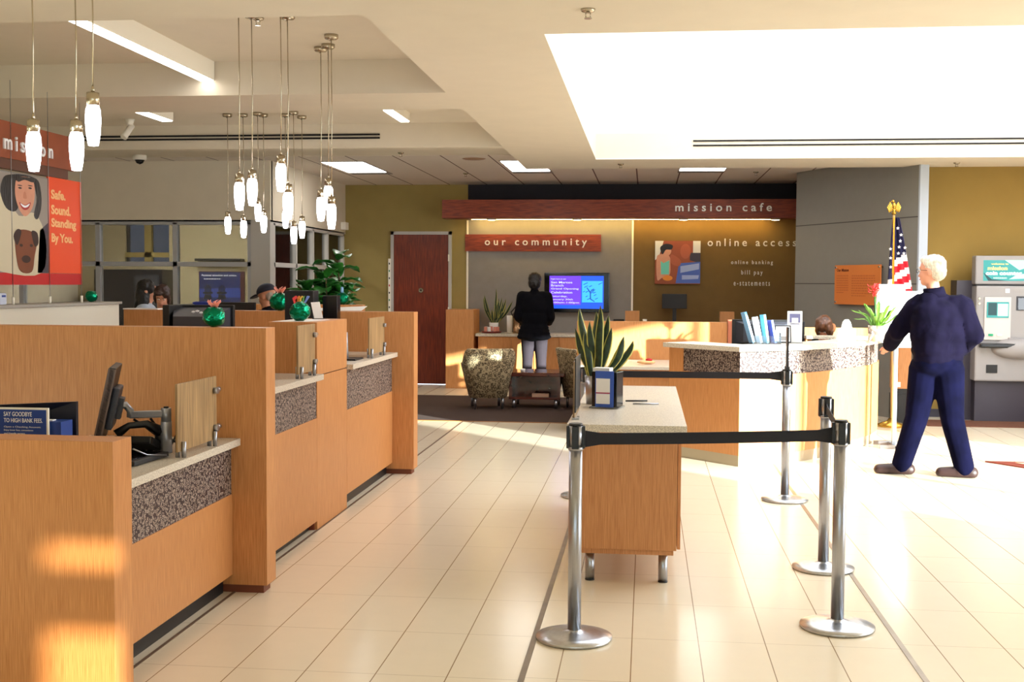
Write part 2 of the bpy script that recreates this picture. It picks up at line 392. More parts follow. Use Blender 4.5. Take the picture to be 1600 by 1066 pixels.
# back wall with door opening, coloured bays
def wall(name, m, x0, x1, y0, y1, z0=0, z1=3.3):
    bm = MBv(); box(bm, x0, x1, y0, y1, z0, z1); return struct(name, bm, m)
bm = MBv()
box(bm, -5.0, -4.13, YB, YB+.2, 0, 3.3); box(bm, -4.13, -3.15, YB, YB+.2, 2.45, 3.3); box(bm, -3.15, -2.88, YB, YB+.2, 0, 3.3)
struct('wall_back', bm, olive)
wall('wall_back_grey', greyw, -2.88, -.235, YB, YB+.2, 0, 2.7)
wall('wall_back_brown', brownw, -.235, 3.0, YB, YB+.2, 0, 2.7)
wall('wall_back_dark', navyw, -2.88, 3.0, YB, YB+.2, 2.7, 3.3)
for i, x in enumerate((-2.885, -.235)):
    bm = MBv(); box(bm, x-.014, x+.014, YB-.02, YB, .87, 2.66); struct('trim_%d' % (8+i), bm, white)
# door_1: cherry slab in a white metal frame
d = bpy.data.objects.new('door_1', None); COL.objects.link(d); d.location = (-3.64, YB, 0); ORG['door_1'] = Vector(d.location); d['kind'] = 'structure'
part_box('door_leaf', d, cherry, -4.09, -3.19, YB-.03, YB+.02, .01, 2.43)
bm = MBv(); box(bm, -4.14, -4.09, YB-.05, YB+.1, 0, 2.48); box(bm, -3.19, -3.14, YB-.05, YB+.1, 0, 2.48); box(bm, -4.14, -3.14, YB-.05, YB+.1, 2.43, 2.48)
obj('door_frame', bm, frame_w, d)
for z in (.35, 1.15, 2.0, 2.2)[:3]:
    bm = MBv(); cone(bm, (-3.185, YB-.045, z), (-3.185, YB-.045, z+.11), .012); obj('hinge', bm, white, d)
bm = MBv(); cone(bm, (-3.64, YB-.03, 1.53), (-3.64, YB-.05, 1.53), .042, .038, 20); cone(bm, (-3.64, YB-.05, 1.53), (-3.64, YB-.055, 1.53), .014, .014, 12, mi=1)
obj('door_lock', bm, [chrome, black], d)
bm = MBv(); box(bm, -4.175, -4.135, YB-.065, YB-.05, .9, 2.04)
for k in range(9): box(bm, -4.165, -4.147, YB-.068, YB-.064, 1.0+k*.118, 1.03+k*.118, mi=(1, 2, 1, 3)[k % 4])
single('height_strip', bm, [white, black, red, mat('mark_green', (30, 130, 90), .6)], 'narrow white height marking strip on the left jamb of the cherry door', 'height chart')
# side wall with glazing (x = -4.95) and office front (y = 15.03)
FB = .9
def frame_set(name, horiz, pts, z0, z1, rails, fixed, t=.06, depth=.10, m=alum, pm=None):
    """glazed screen: mullions at pts, rails at heights; horiz True = along x at y=fixed, else along y at x=fixed"""
    bm = MBv()
    def b(a0, a1, c0, c1):
        if horiz: box(bm, a0, a1, fixed-depth/2, fixed+depth/2, c0, c1)
        else: box(bm, fixed-depth/2, fixed+depth/2, a0, a1, c0, c1)
    for p in pts: b(p-t/2, p+t/2, z0, z1)
    for r in rails: b(pts[0]-t/2, pts[-1]+t/2, r-t/2, r+t/2)
    o = bpy.data.objects.new(name, None); COL.objects.link(o); o['kind'] = 'structure'
    obj('window_frame', bm, m, o)
    bm = MBv()
    if horiz: box(bm, pts[0], pts[-1], fixed-.004, fixed+.004, z0, z1)
    else: box(bm, fixed-.004, fixed+.004, pts[0], pts[-1], z0, z1)
    obj('pane', bm, pm or pane_m, o); return o
frame_set('window_1', True, [-9.4, -8.35, -7.27, -6.20, -5.18], .05, 2.43, [.05, .95, 1.88, 2.43], 15.03)
frame_set('window_3', False, [15.16, 16.15, 17.0, 17.8, 18.75], .05, 2.43, [.05, .95, 1.88, 2.43], -4.95, m=frame_w)
wall('wall_office_front', paint, -9.5, -4.9, 14.98, 15.08, 2.44, 3.24)
wall('wall_office_side', paint, -5.0, -4.9, 15.03, YB, 2.44, 3.24)
bm = MBv(); box(bm, -5.16, -4.9, 14.97, 15.13, 0, 2.46); struct('trim_10', bm, frame_w)
bm = MBv(); box(bm, -9.5, -8.66, YB, YB+.2, 0, 3.3); box(bm, -7.9, -5.0, YB, YB+.2, 0, 3.3); box(bm, -8.66, -7.9, YB, YB+.2, 0, 1.95); box(bm, -8.66, -7.9, YB, YB+.2, 2.75, 3.3)
struct('wall_office_back', bm, mat('office_beige', (176, 162, 128), .8))
o = bpy.data.objects.new('window_2', None); COL.objects.link(o); o['kind'] = 'structure'
bm = MBv(); box(bm, -8.32, -8.2, YB-.02, YB+.08, 1.95, 2.75); box(bm, -8.66, -7.9, YB-.02, YB+.08, 2.05, 2.13); obj('window_frame', bm, olive, o)
bm = MBv(); box(bm, -8.66, -7.9, YB+.05, YB+.06, 1.95, 2.75); obj('pane', bm, glass('hazy_glass', (120, 124, 134), .05), o)
wall('wall_left', paint, -9.7, -9.5, -6, YB+.2, 0, 3.36)
# right wall: storefront opening y 6..12.1, lower slit further south, and south wall
bm = MBv()
for y0, y1, z0, z1 in ((-3.2, 3.0, 0, 3.2), (3.0, 8.9, 2.8, 3.2), (8.9, 15.5, 0, 3.3)):
    box(bm, 7.5, 7.7, y0, y1, z0, z1)
struct('wall_right', bm, white)
frame_set('window_4', False, [3.0, 5.0, 7.0, 8.9], .02, 2.8, [.02, 2.8], 7.6, .05, .08, pm=clear)
o = bpy.data.objects.new('window_5', None); COL.objects.link(o); o['kind'] = 'structure'
bm = MBv()
for y in (7.2, 9.3, 11.4, 13.4): box(bm, 7.38, 7.44, y-.03, y+.03, 3.9, 5.0)
obj('window_frame', bm, alum, o)
bm = MBv(); box(bm, 7.40, 7.41, 7.2, 13.4, 3.9, 5.0); obj('pane', bm, frosted, o)
bm = MBv()   # south wall: openings for the low sun and the entrance glazing
for x0, x1, z0, z1 in ((-9.5, -2.0, 0, 3.1), (-2.0, 7.5, 2.9, 3.1), (-2.0, 7.5, 0, .05)):
    box(bm, x0, x1, -3.2, -3.0, z0, z1)
for x in (-2.0, .3, 2.6): box(bm, x-.05, x+.05, -3.2, -3.0, .05, 2.9)
# piers that shade the middle of the hall
box(bm, 3.2, 4.84, -3.2, -3.0, .05, 2.9); box(bm, 5.36, 7.5, -3.2, -3.0, .05, 2.9)
box(bm, 4.84, 5.36, -3.2, -3.0, 1.88, 2.10); box(bm, 4.84, 5.36, -3.2, -3.0, 2.21, 2.9)
struct('wall_front', bm, white)
bm = MBv(); box(bm, -2.0, 3.2, -3.11, -3.10, .05, 2.9); struct('window_6', bm, clear)
bm = MBv(); box(bm, 4.84, 5.36, -3.11, -3.10, .05, 2.9); struct('window_7', bm, glass('tinted_glass', (196, 190, 178), .05))
# grey panelled corner block and the machine wall
bm = MBv()
prism(bm, [(3.23, 14.66), (3.325, 14.70), (3.33, YB), (2.40, YB), (2.08, 17.05)], 0, 3.3)
struct('wall_corner_block', bm, tilew)
dv = Vector((2.08-3.23, 17.05-14.66, 0)).normalized()
bm = MBv()
for z in (1.665, 2.475):
    a = Vector((3.23, 14.66, z)); n = Vector((dv.y, -dv.x, 0)) * -1
    n = Vector((-dv.y, dv.x, 0)); n = n if n.y < 0 else -n
    b = a + dv*2.65
    quad(bm, (a+n*.002, b+n*.002, b+n*.002+Vector((0, 0, .012)), a+n*.002+Vector((0, 0, .012))))
    quad(bm, ((3.23, 14.657, z), (3.33, 14.697, z), (3.33, 14.697, z+.012), (3.23, 14.657, z+.012)))
struct('trim_11', bm, mat('joint_dark', (70, 66, 66), .7))
bm = MBv(); prism(bm, [(3.222, 14.655), (3.235, 14.63), (3.345, 14.675), (3.335, 14.70)], 0, 3.1); struct('trim_12', bm, bluish)  # narrow end face of the block; window light painted in as pale blue
wall('wall_machine', gold, 3.32, 7.5, 15.3, 15.5, 0, 3.24)
bm = MBv(); box(bm, 3.33, 7.5, 15.285, 15.3, 0, .1); struct('baseboard_machine', bm, atm_d)

# cherry canopy band over the cafe with puck lights
t = thing('canopy_beam', 'long reddish wood canopy band over the cafe with raised silver lettering', 'canopy', (-.4, 18.3, 2.66))
part_box('beam', t, cherry_h, -3.20, 2.33, 18.25, 18.65, 2.665, 2.95)
part_box('mount', t, navyw, -2.8, 2.2, 18.65, YB, 2.75, 2.9)
bm = MBv(); text_bm(bm, 'mission cafe', (.415, 18.25, 2.765), (1, 0, 0), (0, 0, 1), 1.45, .125, .012, 1.55, bold=.012); bm.verts.index_update(); letters(bm, letter, t)
for x in (-2.45, -1.1, .55, 1.95):
    bm = MBv(); cone(bm, (x, 18.5, 2.665), (x, 18.5, 2.645), .075, .07, 20); cone(bm, (x, 18.5, 2.645), (x, 18.5, 2.643), .055, .055, 20, mi=1); obj('puck_light', bm, [white, glow_s], t)
bm = MBv(); box(bm, -2.80, 1.9, 18.69, 18.73, 2.665, 2.675); obj('light_strip', bm, mat('strip_warm', (255, 214, 120), .4, emit=38), t)

# wall signs
t = thing('wood_sign', 'horizontal cherry plank sign on the grey cafe wall above the television', 'sign', (-1.8, YB, 2.3))
part_box('plank', t, cherry_h, -2.92, -.735, YB-.03, YB-.001, 2.165, 2.435)
bm = MBv(); text_bm(bm, 'our community', (-2.60, YB-.03, 2.225), (1, 0, 0), (0, 0, 1), 1.64, .145, .012, 1.6, bold=.012); bm.verts.index_update(); letters(bm, letter, t)
def wall_text(s, x0, x1, z0, z1, label):
    bm = MBv(); text_bm(bm, s, (x0, YB-.0005, z0), (1, 0, 0), (0, 0, 1), x1-x0, z1-z0, .012, 1.5, bold=.008)
    bm.verts.index_update(); letters(bm, letter, thing('wall_lettering', label, 'lettering', (x0, YB, z0), 'service lettering on the brown cafe wall'))
wall_text('online access', .94, 2.31, 2.255, 2.375, 'large silver raised "online access" lettering on the brown cafe wall')
wall_text('online banking', 1.31, 1.955, 1.955, 2.035, 'small silver "online banking" lettering, top of the three small lines')
wall_text('bill pay', 1.47, 1.80, 1.79, 1.88, 'small silver "bill pay" lettering, middle of the three small lines')
wall_text('e-statements', 1.355, 1.915, 1.635, 1.705, 'small silver "e-statements" lettering, lowest of the three small lines')

# television
t = thing('television', 'flat black wall television showing a purple and blue announcement slide', 'television', (-1.12, YB, 1.2))
part_box('case', t, blk_gloss, -1.628, -.592, YB-.12, YB-.03, 1.195, 1.825, bev=.01)
part_box('wall_bracket', t, black, -1.3, -.9, YB-.03, YB-.001, 1.35, 1.65)
scr = [mat('screen_purple', (104, 60, 214), .3, emit=1.1), mat('screen_blue', (28, 84, 226), .3, emit=1.1), mat('screen_text', (190, 200, 255), .3, emit=1.3),
       mat('screen_map', (60, 170, 244), .3, emit=1.2), mat('screen_dark', (16, 70, 160), .3, emit=.9)]
bm = MBv(); O = (-1.545, YB-.121, 1.255); sw, sh = .862, .52
def B(p, k, mi, smooth=False): blob(bm, O, (1, 0, 0), (0, 0, 1), p, k, mi, smooth)
quad(bm, [Vector(O)+Vector((a, 0, b)) for a, b in ((0, 0), (sw, 0), (sw, sh), (0, sh))], 1)
B([(0, .06), (.5, .06), (.5, sh), (0, sh)], -0 + 1, 0); B([(.52, .10), (.845, .10), (.845, .44), (.52, .44)], 1, 3)
for k in range(16):
    a = R.uniform(.53, .78); b_ = R.uniform(.12, .38); s = R.uniform(.03, .07)
    B([(a, b_), (a+s, b_+s*.5), (a+s, b_+s*.5+.01), (a, b_+.012)], 2, 4)
B([(.60, .34), (.66, .26), (.66, .16), (.72, .12), (.72, .105), (.645, .15), (.645, .25), (.59, .33)], 2, 4)
for i, s in enumerate(('Right here at our', 'San Marcos', 'Branch', 'Grand Opening', 'Celebration', 'Saturday,', 'January 30th', '9:00am-1:00pm')):
    w_ = (.24, .34, .2, .44, .34, .26, .35, .45)[i]; z = (.455, .40, .35, .295, .24, .175, .125, .075)[i]
    text_bm(bm, s, (O[0]+.025, O[1]-.002, O[2]+z), (1, 0, 0), (0, 0, 1), w_, .034 if i else .024, .001, 1, 2, .012)
obj('screen', bm, scr, t)

# picture of two people at a laptop
t = thing('wall_picture', 'square photo panel of two people at a laptop on the brown wall', 'picture', (.47, YB, 2.0))
part_box('panel', t, mat('panel_edge', (90, 40, 30), .5), .12, .83, YB-.045, YB-.002, 1.655, 2.335)
PW = .71/293; bm = MBv(); O = (.12, YB-.0455, 1.655)
cols = [mat('pic_brown', (150, 70, 36), .5), mat('pic_white', (226, 224, 220), .5), hair_k, skin, mat('pic_aqua', (110, 206, 190), .5), mat('pic_blue', (70, 100, 190), .5), mat('pic_light', (160, 176, 226), .5), mat('pic_orange', (232, 136, 34), .5), mat('pic_face', (170, 84, 50), .5), mat('pic_dark', (52, 44, 60), .5)]
def Q(pts, k, mi, s=True): blob(bm, O, (1, 0, 0), (0, 0, 1), [((x-275)*PW, (700-y)*.68/290) for x, y in pts], k, mi, s)
quad(bm, [Vector(O)+Vector((a, -.0002, b)) for a, b in ((0, 0), (.71, 0), (.71, .68), (0, .68))], 0)
Q([(275, 410), (330, 410), (300, 520), (275, 540)], 1, 1, False); Q([(520, 410), (568, 410), (568, 490), (520, 490)], 1, 1, False); Q([(500, 490), (568, 490), (568, 560), (500, 540)], 1, 9, False)
Q([(430, 560), (568, 550), (568, 695), (410, 695)], 2, 5, False); Q([(440, 580), (560, 560), (560, 600), (440, 625)], 3, 6, False); Q([(450, 640), (560, 640), (555, 665), (450, 670)], 3, 6, False)
Q(oval(472, 480, 34, 50), 3, 8); Q([(380, 500), (440, 540), (430, 580), (380, 560)], 3, 8)
Q([(285, 530), (310, 500), (365, 510), (375, 560), (370, 640), (320, 660), (290, 670)], 4, 3); Q([(312, 545), (330, 560), (368, 540), (366, 635), (315, 635)], 5, 4, False)
Q(oval(350, 475, 30, 36), 5, 3); Q([(310, 450), (345, 430), (388, 440), (380, 468), (345, 470), (325, 500), (312, 480)], 6, 2); Q(oval(358, 660, 32, 18), 6, 7)
obj('print', bm, cols, t)

# bronze plaque
n_w = Vector((-dv.y, dv.x, 0)); n_w = n_w if n_w.y < 0 else -n_w
ux_w = Vector((0, 0, 1)).cross(n_w) * -1; ux_w = -dv
t = thing('wall_plaque', 'copper orange mission statement plaque on the grey panelled wall', 'plaque', (2.6, 15.95, 1.6))
a = Vector((3.23, 14.66, 0)) + dv*1.62 + n_w*.05; w_p = .98
bm = MBv(); v8 = []
for s, tq, dz in ((0, 0, 1.40), (w_p, 0, 1.40), (w_p, 0, 1.915), (0, 0, 1.915)):
    p = a + ux_w*s; v8.append(Vector((p.x, p.y, dz)))
back = [v - n_w*.012 for v in v8]
quad(bm, v8); quad(bm, back[::-1])
for i in range(4): quad(bm, (v8[i], v8[(i+1) % 4], back[(i+1) % 4], back[i]))
obj('plate', bm, mat('copper', (226, 132, 62), .45, .2), t)
un = ux_w.cross(Vector((0, 0, 1))); bm = MBv(); off = n_w*.002
oo = v8[0] + off
text_bm(bm, 'Our Mission', oo + Vector((0, 0, .43)) + ux_w*.05, ux_w, (0, 0, 1), .26, .04, .001, 1, 0, .02)
greek(bm, oo + Vector((0, 0, .14)) + ux_w*.05, ux_w, (0, 0, 1), .26, .25, 8, 1); greek(bm, oo + Vector((0, 0, .10)) + ux_w*.38, ux_w, (0, 0, 1), .5, .29, 9, 1)
obj('print', bm, [mat('engraved', (110, 50, 26), .5), mat('engraved_light', (204, 108, 48), .5)], t)
for s in (.03, w_p-.03):
    for z in (1.43, 1.885):
        p = a + ux_w*s; bm = MBv(); cone(bm, Vector((p.x, p.y, z)) - n_w*.05, Vector((p.x, p.y, z)) + n_w*.012, .012); obj('standoff', bm, chrome, t)

# ------------------------------------------------------------------ cafe furniture
t = thing('coffee_cabinet', 'low light wood cafe cabinet with doors and open shelf bay on the back wall', 'cabinet', (-1.4, 18.5, 0))
part_box('body', t, wood, -2.62, -.95, 18.25, YB-.001, .1, .82); part_box('toe_kick', t, black, -2.6, -.12, 18.32, YB-.001, 0, .1)
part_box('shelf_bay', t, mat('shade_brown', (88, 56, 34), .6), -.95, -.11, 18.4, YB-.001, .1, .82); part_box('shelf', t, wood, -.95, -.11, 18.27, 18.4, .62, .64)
for x0, x1 in ((-2.60, -2.10), (-2.09, -1.75), (-1.74, -1.35), (-1.34, -.96)): part_box('door', t, wood, x0, x1, 18.235, 18.25, .12, .81)
bm = MBv(); box(bm, -2.66, -.1, 18.22, YB-.001, .82, .865, bev=.004); obj('countertop', bm, stone, t)
t = thing('end_panel', 'tall light wood end panel beside the cherry door closing the coffee cabinet', 'panel', (-2.9, 18.4, 0))
part_box('panel', t, wood, -3.12, -2.68, 18.17, YB-.05, .0, 1.235)
t = thing('computer_counter', 'wall counter under the brown wall carrying the cafe computer', 'counter', (.8, 18.5, 0))
part_box('countertop', t, darkred, -.08, 1.65, 18.25, YB-.001, .99, 1.035); part_box('support', t, wood, -.08, 1.6, 18.7, YB-.001, .0, .99)
for x, z1, lb in ((-.22, 1.24, 'small square wood divider at the left end of the computer counter'), (1.21, 1.24, 'small square wood divider at the right end of the computer counter')):
    bm = MBv(); box(bm, x-.108, x+.108, 18.1, 18.24, .0, z1, bev=.003); single('divider_post', bm, wood, lb, 'divider', org=(x, 18.17, 0))
t = thing('computer_monitor', 'black flat monitor with keyboard view on the cafe wall counter', 'monitor', (.43, 18.6, 1.035))
part_box('screen', t, black, .235, .62, 18.56, 18.59, 1.27, 1.50, bev=.005); part_box('neck', t, black, .40, .46, 18.59, 18.62, 1.04, 1.3); part_box('base', t, black, .33, .53, 18.5, 18.68, 1.035, 1.05, bev=.004)
bm = MBv(); box(bm, -.05, .2, 18.4, 18.55, 1.035, 1.06, bev=.006); single('keyboard', bm, black, 'black keyboard on the cafe wall counter left of the monitor', 'keyboard')
bm = MBv(); cone(bm, (-.03, 18.62, 1.035), (-.03, 18.62, 1.10), .03, .035, 16); single('paper_cup', bm, paper, 'little white cup on the cafe wall counter left of the keyboard', 'cup')
bm = MBv(); box(bm, -.52, -.35, 18.5, 18.7, .865, 1.10, bev=.01); box(bm, -.5, -.37, 18.49, 18.5, .9, 1.03, mi=1); single('snack_box', bm, [black, red], 'red and black box on the coffee counter below the television', 'box')
bm = MBv(); lathe(bm, [(.05, 0), (.07, .05), (.06, .17), (.045, .18)], (-.72, 18.55, .865), 20); single('glass_jar', bm, acr, 'clear jar on the coffee counter below the television', 'jar')
# airpots
def airpot(x, y, s, m, label):
    t = thing('airpot', label, 'coffee flask', (x, y, .865), 'coffee flasks on the cafe counter')
    bm = MBv(); lathe(bm, [(.085*s, 0), (.085*s, .03*s), (.08*s, .04*s), (.08*s, .26*s)], (x, y, .865), 24); obj('body', bm, m, t)
    bm = MBv(); lathe(bm, [(.084*s, .26*s), (.084*s, .30*s), (.05*s, .35*s), (.02*s, .365*s)], (x, y, .865), 24); box(bm, x-.02, x+.02, y-.13*s, y, .865+.30*s, .865+.33*s); obj('lid', bm, black, t)
    bm = MBv(); tube(bm, [(x-.08*s, y, .865+.27*s), (x-.11*s, y, .865+.33*s), (x+.0, y, .865+.46*s), (x+.02*s, y, .865+.44*s)], .011, 8); obj('handle', bm, black, t)
airpot(-2.02, 18.48, 1.0, mat('flask_bronze', (150, 116, 84), .25, .8), 'steel airpot with black lid at the left of the dark flasks')
airpot(-1.80, 18.5, .82, black, 'short black airpot just right of the steel airpot')
airpot(-1.62, 18.5, .78, black, 'short black airpot nearest the customer at the coffee counter')
bm = MBv(); cone(bm, (-2.17, 18.62, .865), (-2.17, 18.62, 1.14), .04, .045, 16); single('cup_stack', bm, paper, 'pale stack of paper cups behind the steel airpot', 'cups')
t = thing('condiment_tray', 'round red tray of white packets on the coffee counter', 'tray', (-2.43, 18.42, .865))
bm = MBv(); lathe(bm, [(.14, 0), (.16, .015), (.165, .03)], (-2.43, 18.42, .865), 24); obj('dish', bm, mat('tray_red', (120, 40, 34), .4), t)
for k in range(7):
    a = 2*PI*k/7; bm = MBv(); x, y = -2.43+.10*math.cos(a), 18.42+.10*math.sin(a); box(bm, x-.022, x+.022, y-.015, y+.015, .885, .965); obj('packet', bm, paper if k % 2 else mat('pack_pink', (226, 150, 130), .6), t)
bm = MBv(); box(bm, -1.02, -.84, 18.0, 18.2, 0, .66, bev=.012); box(bm, -1.03, -.83, 17.99, 18.21, .66, .69, bev=.006); single('waste_bin', bm, white, 'white waste bin in front of the coffee cabinet shelf', 'bin')

def blade(bm, base, top, wid, bend, n=9, margin=True, twist=0.0):
    """a sword leaf: four faces across, the outer two are the pale margin"""
    base, top = Vector(base), Vector(top); d = top-base; side = Vector((math.cos(twist), math.sin(twist), 0)); rows = []
    fr = d.normalized().cross(side).normalized()
    for i in range(n+1):
        s = i/n; w = wid*(.55+.9*s-1.45*s**4)*(1 if i < n else .02); w = max(w, .002)
        c = base + d*s + Vector(bend)*math.sin(PI*s)*.5 + fr*.01*math.sin(9*s+twist)
        rows.append([bm.verts.new(c + side*w*k*.5 + fr*(abs(k)*w*.22)) for k in (-1, -.72, 0, .72, 1)])
    for a, b in zip(rows, rows[1:]):
        for k in range(4):
            f = bm.faces.new((a[k], a[k+1], b[k+1], b[k])); f.smooth = True; f.material_index = 1 if (k in (0, 3) and margin) else 0
def solid(o, t=.003):
    md = o.modifiers.new('thick', 'SOLIDIFY'); md.thickness = t; md.offset = 0
def snake_plant(x, y, z, tips, pot_r, pot_h, label, wid=.06, rr=random.Random(5)):
    t = thing('snake_plant', label, 'plant', (x, y, z))
    bm = MBv(); lathe(bm, [(pot_r*.86, 0), (pot_r, pot_h), (pot_r*.9, pot_h), (pot_r*.88, pot_h-.02)], (x, y, z), 28); obj('pot', bm, steel if pot_r > .05 and z > .87 else paper, t)
    bm = MBv()
    for dx, dy, dz in tips:
        b = Vector((x + max(-.6, min(.6, dx*2.5))*pot_r*.7 + rr.uniform(-.01, .01), y + rr.uniform(-.5, .5)*pot_r, z + pot_h - .03))
        blade(bm, b, (x+dx, y+dy, z+dz), wid*rr.uniform(.85, 1.15), (dx*.25 + rr.uniform(-.02, .02), 0, rr.uniform(-.02, .0)), twist=rr.uniform(-.5, .5))
    o = obj('leaves', bm, [leaf_d, leaf_y], t); solid(o); return t

# lounge: two tub chairs and a low table
def tub_chair(name, x, y, rz, label):
    t = thing(name, label, 'armchair', (x, y, 0), 'patterned tub chairs in the lounge')
    Mx = Matrix.Translation((x, y, 0)) @ Matrix.Rotation(rz, 4, 'Z')
    # shell: U-shaped wall with rounded corners, taller at the back, narrower at the foot; opens towards local -y
    bm = MBv(); n = 28; rows = []
    for i in range(n+1):
        a = PI*(-.17 + 1.34*i/n); c, s = math.cos(a), math.sin(a); k = max(0, min(1, (s+.1)/.75)); k = k*k*(3-2*k); hgt = .60 + .20*k
        cx, cy = math.copysign(abs(c)**.5, c), math.copysign(abs(s)**.5, s)
        rows.append([Vector((cx*r, cy*r*.92 + .02, z)) for r, z in ((.17, .15), (.245, .15), (.345, hgt-.05), (.352, hgt-.015), (.335, hgt), (.285, hgt), (.27, hgt-.03), (.22, .40))])
    vs = [[bm.verts.new(Mx @ p) for p in r] for r in rows]
    for a, b in zip(vs, vs[1:]):
        for k in range(7):
            f = bm.faces.new((a[k], a[k+1], b[k+1], b[k])); f.smooth = k not in (0,)
        bm.faces.new((a[7], a[0], b[0], b[7]))
    bm.faces.new(vs[0]); bm.faces.new(vs[-1][::-1]); obj('shell', bm, fabric, t)
    bm = MBv(); vs = box(bm, -.20, .20, -.24, .18, .16, .30, bev=.02, M=Mx); obj('seat_base', bm, fabric, t)
    bm = MBv(); box(bm, -.215, .215, -.30, .18, .30, .43, bev=.04, M=Mx); obj('seat_cushion', bm, fabric, t)
    for sx, sy in ((-.18, -.2), (.18, -.2), (-.18, .17), (.18, .17)):
        bm = MBv(); p = Mx @ Vector((sx, sy, 0)); cone(bm, p, p + Vector((0, 0, .17)), .017, .022, 12); obj('leg', bm, steel, t)
tub_chair('tub_chair', -2.09, 15.45, PI+.25, 'patterned tub chair at the left of the dark coffee table, half in sun')
tub_chair('tub_chair', -.80, 15.6, PI/2-2.6+PI, 'patterned tub chair at the right of the dark coffee table, behind the granite island')
t = thing('coffee_table', 'low dark red lounge table with lower shelf between the tub chairs', 'table', (-1.46, 15.7, 0))
part_box('top', t, darkred, -1.86, -1.06, 15.35, 16.05, .43, .48, bev=.008); part_box('shelf', t, darkred, -1.80, -1.12, 15.42, 15.98, .12, .15, bev=.004)
part_box('side_panel', t, darkred, -1.80, -1.76, 15.42, 15.98, .15, .43); part_box('side_panel', t, darkred, -1.16, -1.12, 15.42, 15.98, .15, .43)
part_box('back_panel', t, darkred, -1.76, -1.16, 15.75, 15.78, .15, .43)
for x in (-1.74, -1.18):
    for y in (15.46, 15.94): bm = MBv(); cone(bm, (x, y, 0), (x, y, .12), .022); obj('leg', bm, steel, t)
bm = MBv(); box(bm, -1.5, -1.28, 15.5, 15.62, .15, .19); single('magazine', bm, mat('mag', (190, 150, 120), .5), 'magazine lying on the lower shelf of the dark coffee table', 'magazine')
bm = MBv(); cone(bm, (-1.63, 15.55, .48), (-1.63, 15.55, .515), .03, .035, 16); single('ash_white_cup', bm, paper, 'tiny white cup on the dark coffee table', 'cup'); bpy.data.objects['ash_white_cup'].name = 'coffee_cup'

# ------------------------------------------------------------------ teller line
def partition(y0, y1, xl, h, label, xr=-1.98, white_cap=False, name='teller_partition'):
    t = thing(name, label, 'partition', ((xl+xr)/2, (y0+y1)/2, 0), 'wood partitions of the teller line')
    part_box('panel', t, wood, xl, xr, y0, y1, .045, h, bev=.002)
    part_box('plinth', t, mat('plinth_brown', (120, 62, 36), .5), xl, xr-.025, y0+.02, y1-.02, 0, .045)
    return t
partition(4.185, 4.345, -3.6, 1.05, 'nearest low wood partition of the teller line, sunlit at its foot')
partition(5.975, 6.125, -4.49, 1.41, 'second, taller wood partition, behind the silver monitor arm')
partition(9.92, 10.09, -4.58, 1.40, 'farthest wood partition of the teller line, nearest the carpet')
t = thing('teller_tower', 'square wood tower of the teller line with a white paper on top', 'cabinet', (-2.4, 8.0, 0))
part_box('lower_case', t, wood, -2.50, -2.167, 7.59, 8.37, .0, 1.028, bev=.002); part_box('upper_case', t, wood, -2.50, -2.167, 7.59, 8.37, 1.034, 1.387, bev=.002)
part_box('shadow_gap', t, black, -2.49, -2.18, 7.61, 8.35, 1.028, 1.034); part_box('edge_strip', t, mat('edge_dark', (130, 60, 34), .5), -2.26, -2.185, 7.575, 7.59, 0.0, 1.03)
def counter(y0, y1, ztop, zb, label, mz, kick=.10, mw=None):
    t = thing('teller_counter', label, 'counter', (-2.45, (y0+y1)/2, 0), 'terrazzo topped teller counters')
    bm = MBv(); box(bm, -2.95, -2.12, y0+.002, y1-.002, ztop-.038, ztop, bev=.003); obj('countertop', bm, stone, t)
    y0 += .002; y1 -= .002
    part_box('front_panel', t, wood, -2.21, -2.167, y0, y1, kick, mz)
    part_box('mosaic_panel', t, mosaic, -2.21, -2.172, y0, y1, mz, ztop-.038)
    part_box('toe_kick', t, black, -2.26, -2.22, y0, y1, 0, kick)
    part_box('desk', t, wood, -2.95, -2.21, y0, y1, ztop-.07, ztop-.038)
    return t
counter(4.345, 5.975, .828, 0, 'nearest and lowest teller counter, with the black monitor', .53)
counter(6.125, 7.59, 1.045, 0, 'middle teller counter between the tall partition and the tower', .75, .06)
counter(8.37, 9.92, 1.055, 0, 'farthest teller counter between the tower and the last partition', .72)
def privacy(y0, y1, zc, zt, yb, label):
    t = thing('privacy_screen', label, 'screen', (-2.16, (y0+y1)/2, zc), 'grained screens standing on the teller counters')
    part_box('panel', t, wood_grey, -2.166, -2.154, y0, y1, zc+.03, zt, bev=.002)
    for y in (y0+.05, y1-.05):
        bm = MBv(); cone(bm, (-2.145, y, zc), (-2.145, y, zc+.075), .011); cone(bm, (-2.175, y, zc), (-2.175, y, zc+.075), .011); obj('pin_pair', bm, steel, t)
    for z in (zc+.09, zt-.07):
        bm = MBv(); cone(bm, (-2.152, y1-.04, z), (-2.130, y1-.04, z), .016, .016, 14); cone(bm, (-2.156, y1+.0, z), (-2.156, y1+.035, z), .014, .014, 12); obj('standoff', bm, steel, t)
privacy(5.22, 5.72, .828, 1.176, 5.975, 'grained wood screen on the nearest low teller counter')
privacy(7.12, 7.50, 1.045, 1.38, 7.59, 'grained wood screen on the middle counter against the tower')
privacy(9.02, 9.55, 1.055, 1.372, 9.92, 'grained wood screen on the farthest teller counter')
t = thing('office_partition', 'far wood partition with low green balloon weight, in front of the leafy plant', 'partition', (-3.8, 13, 0))
part_box('panel', t, wood, -4.55, -3.17, 12.95, 13.07, .0, 1.40, bev=.003)
t = thing('back_counter', 'pale half wall behind the tellers under the hanging banner', 'half wall', (-4.7, 8, 0))
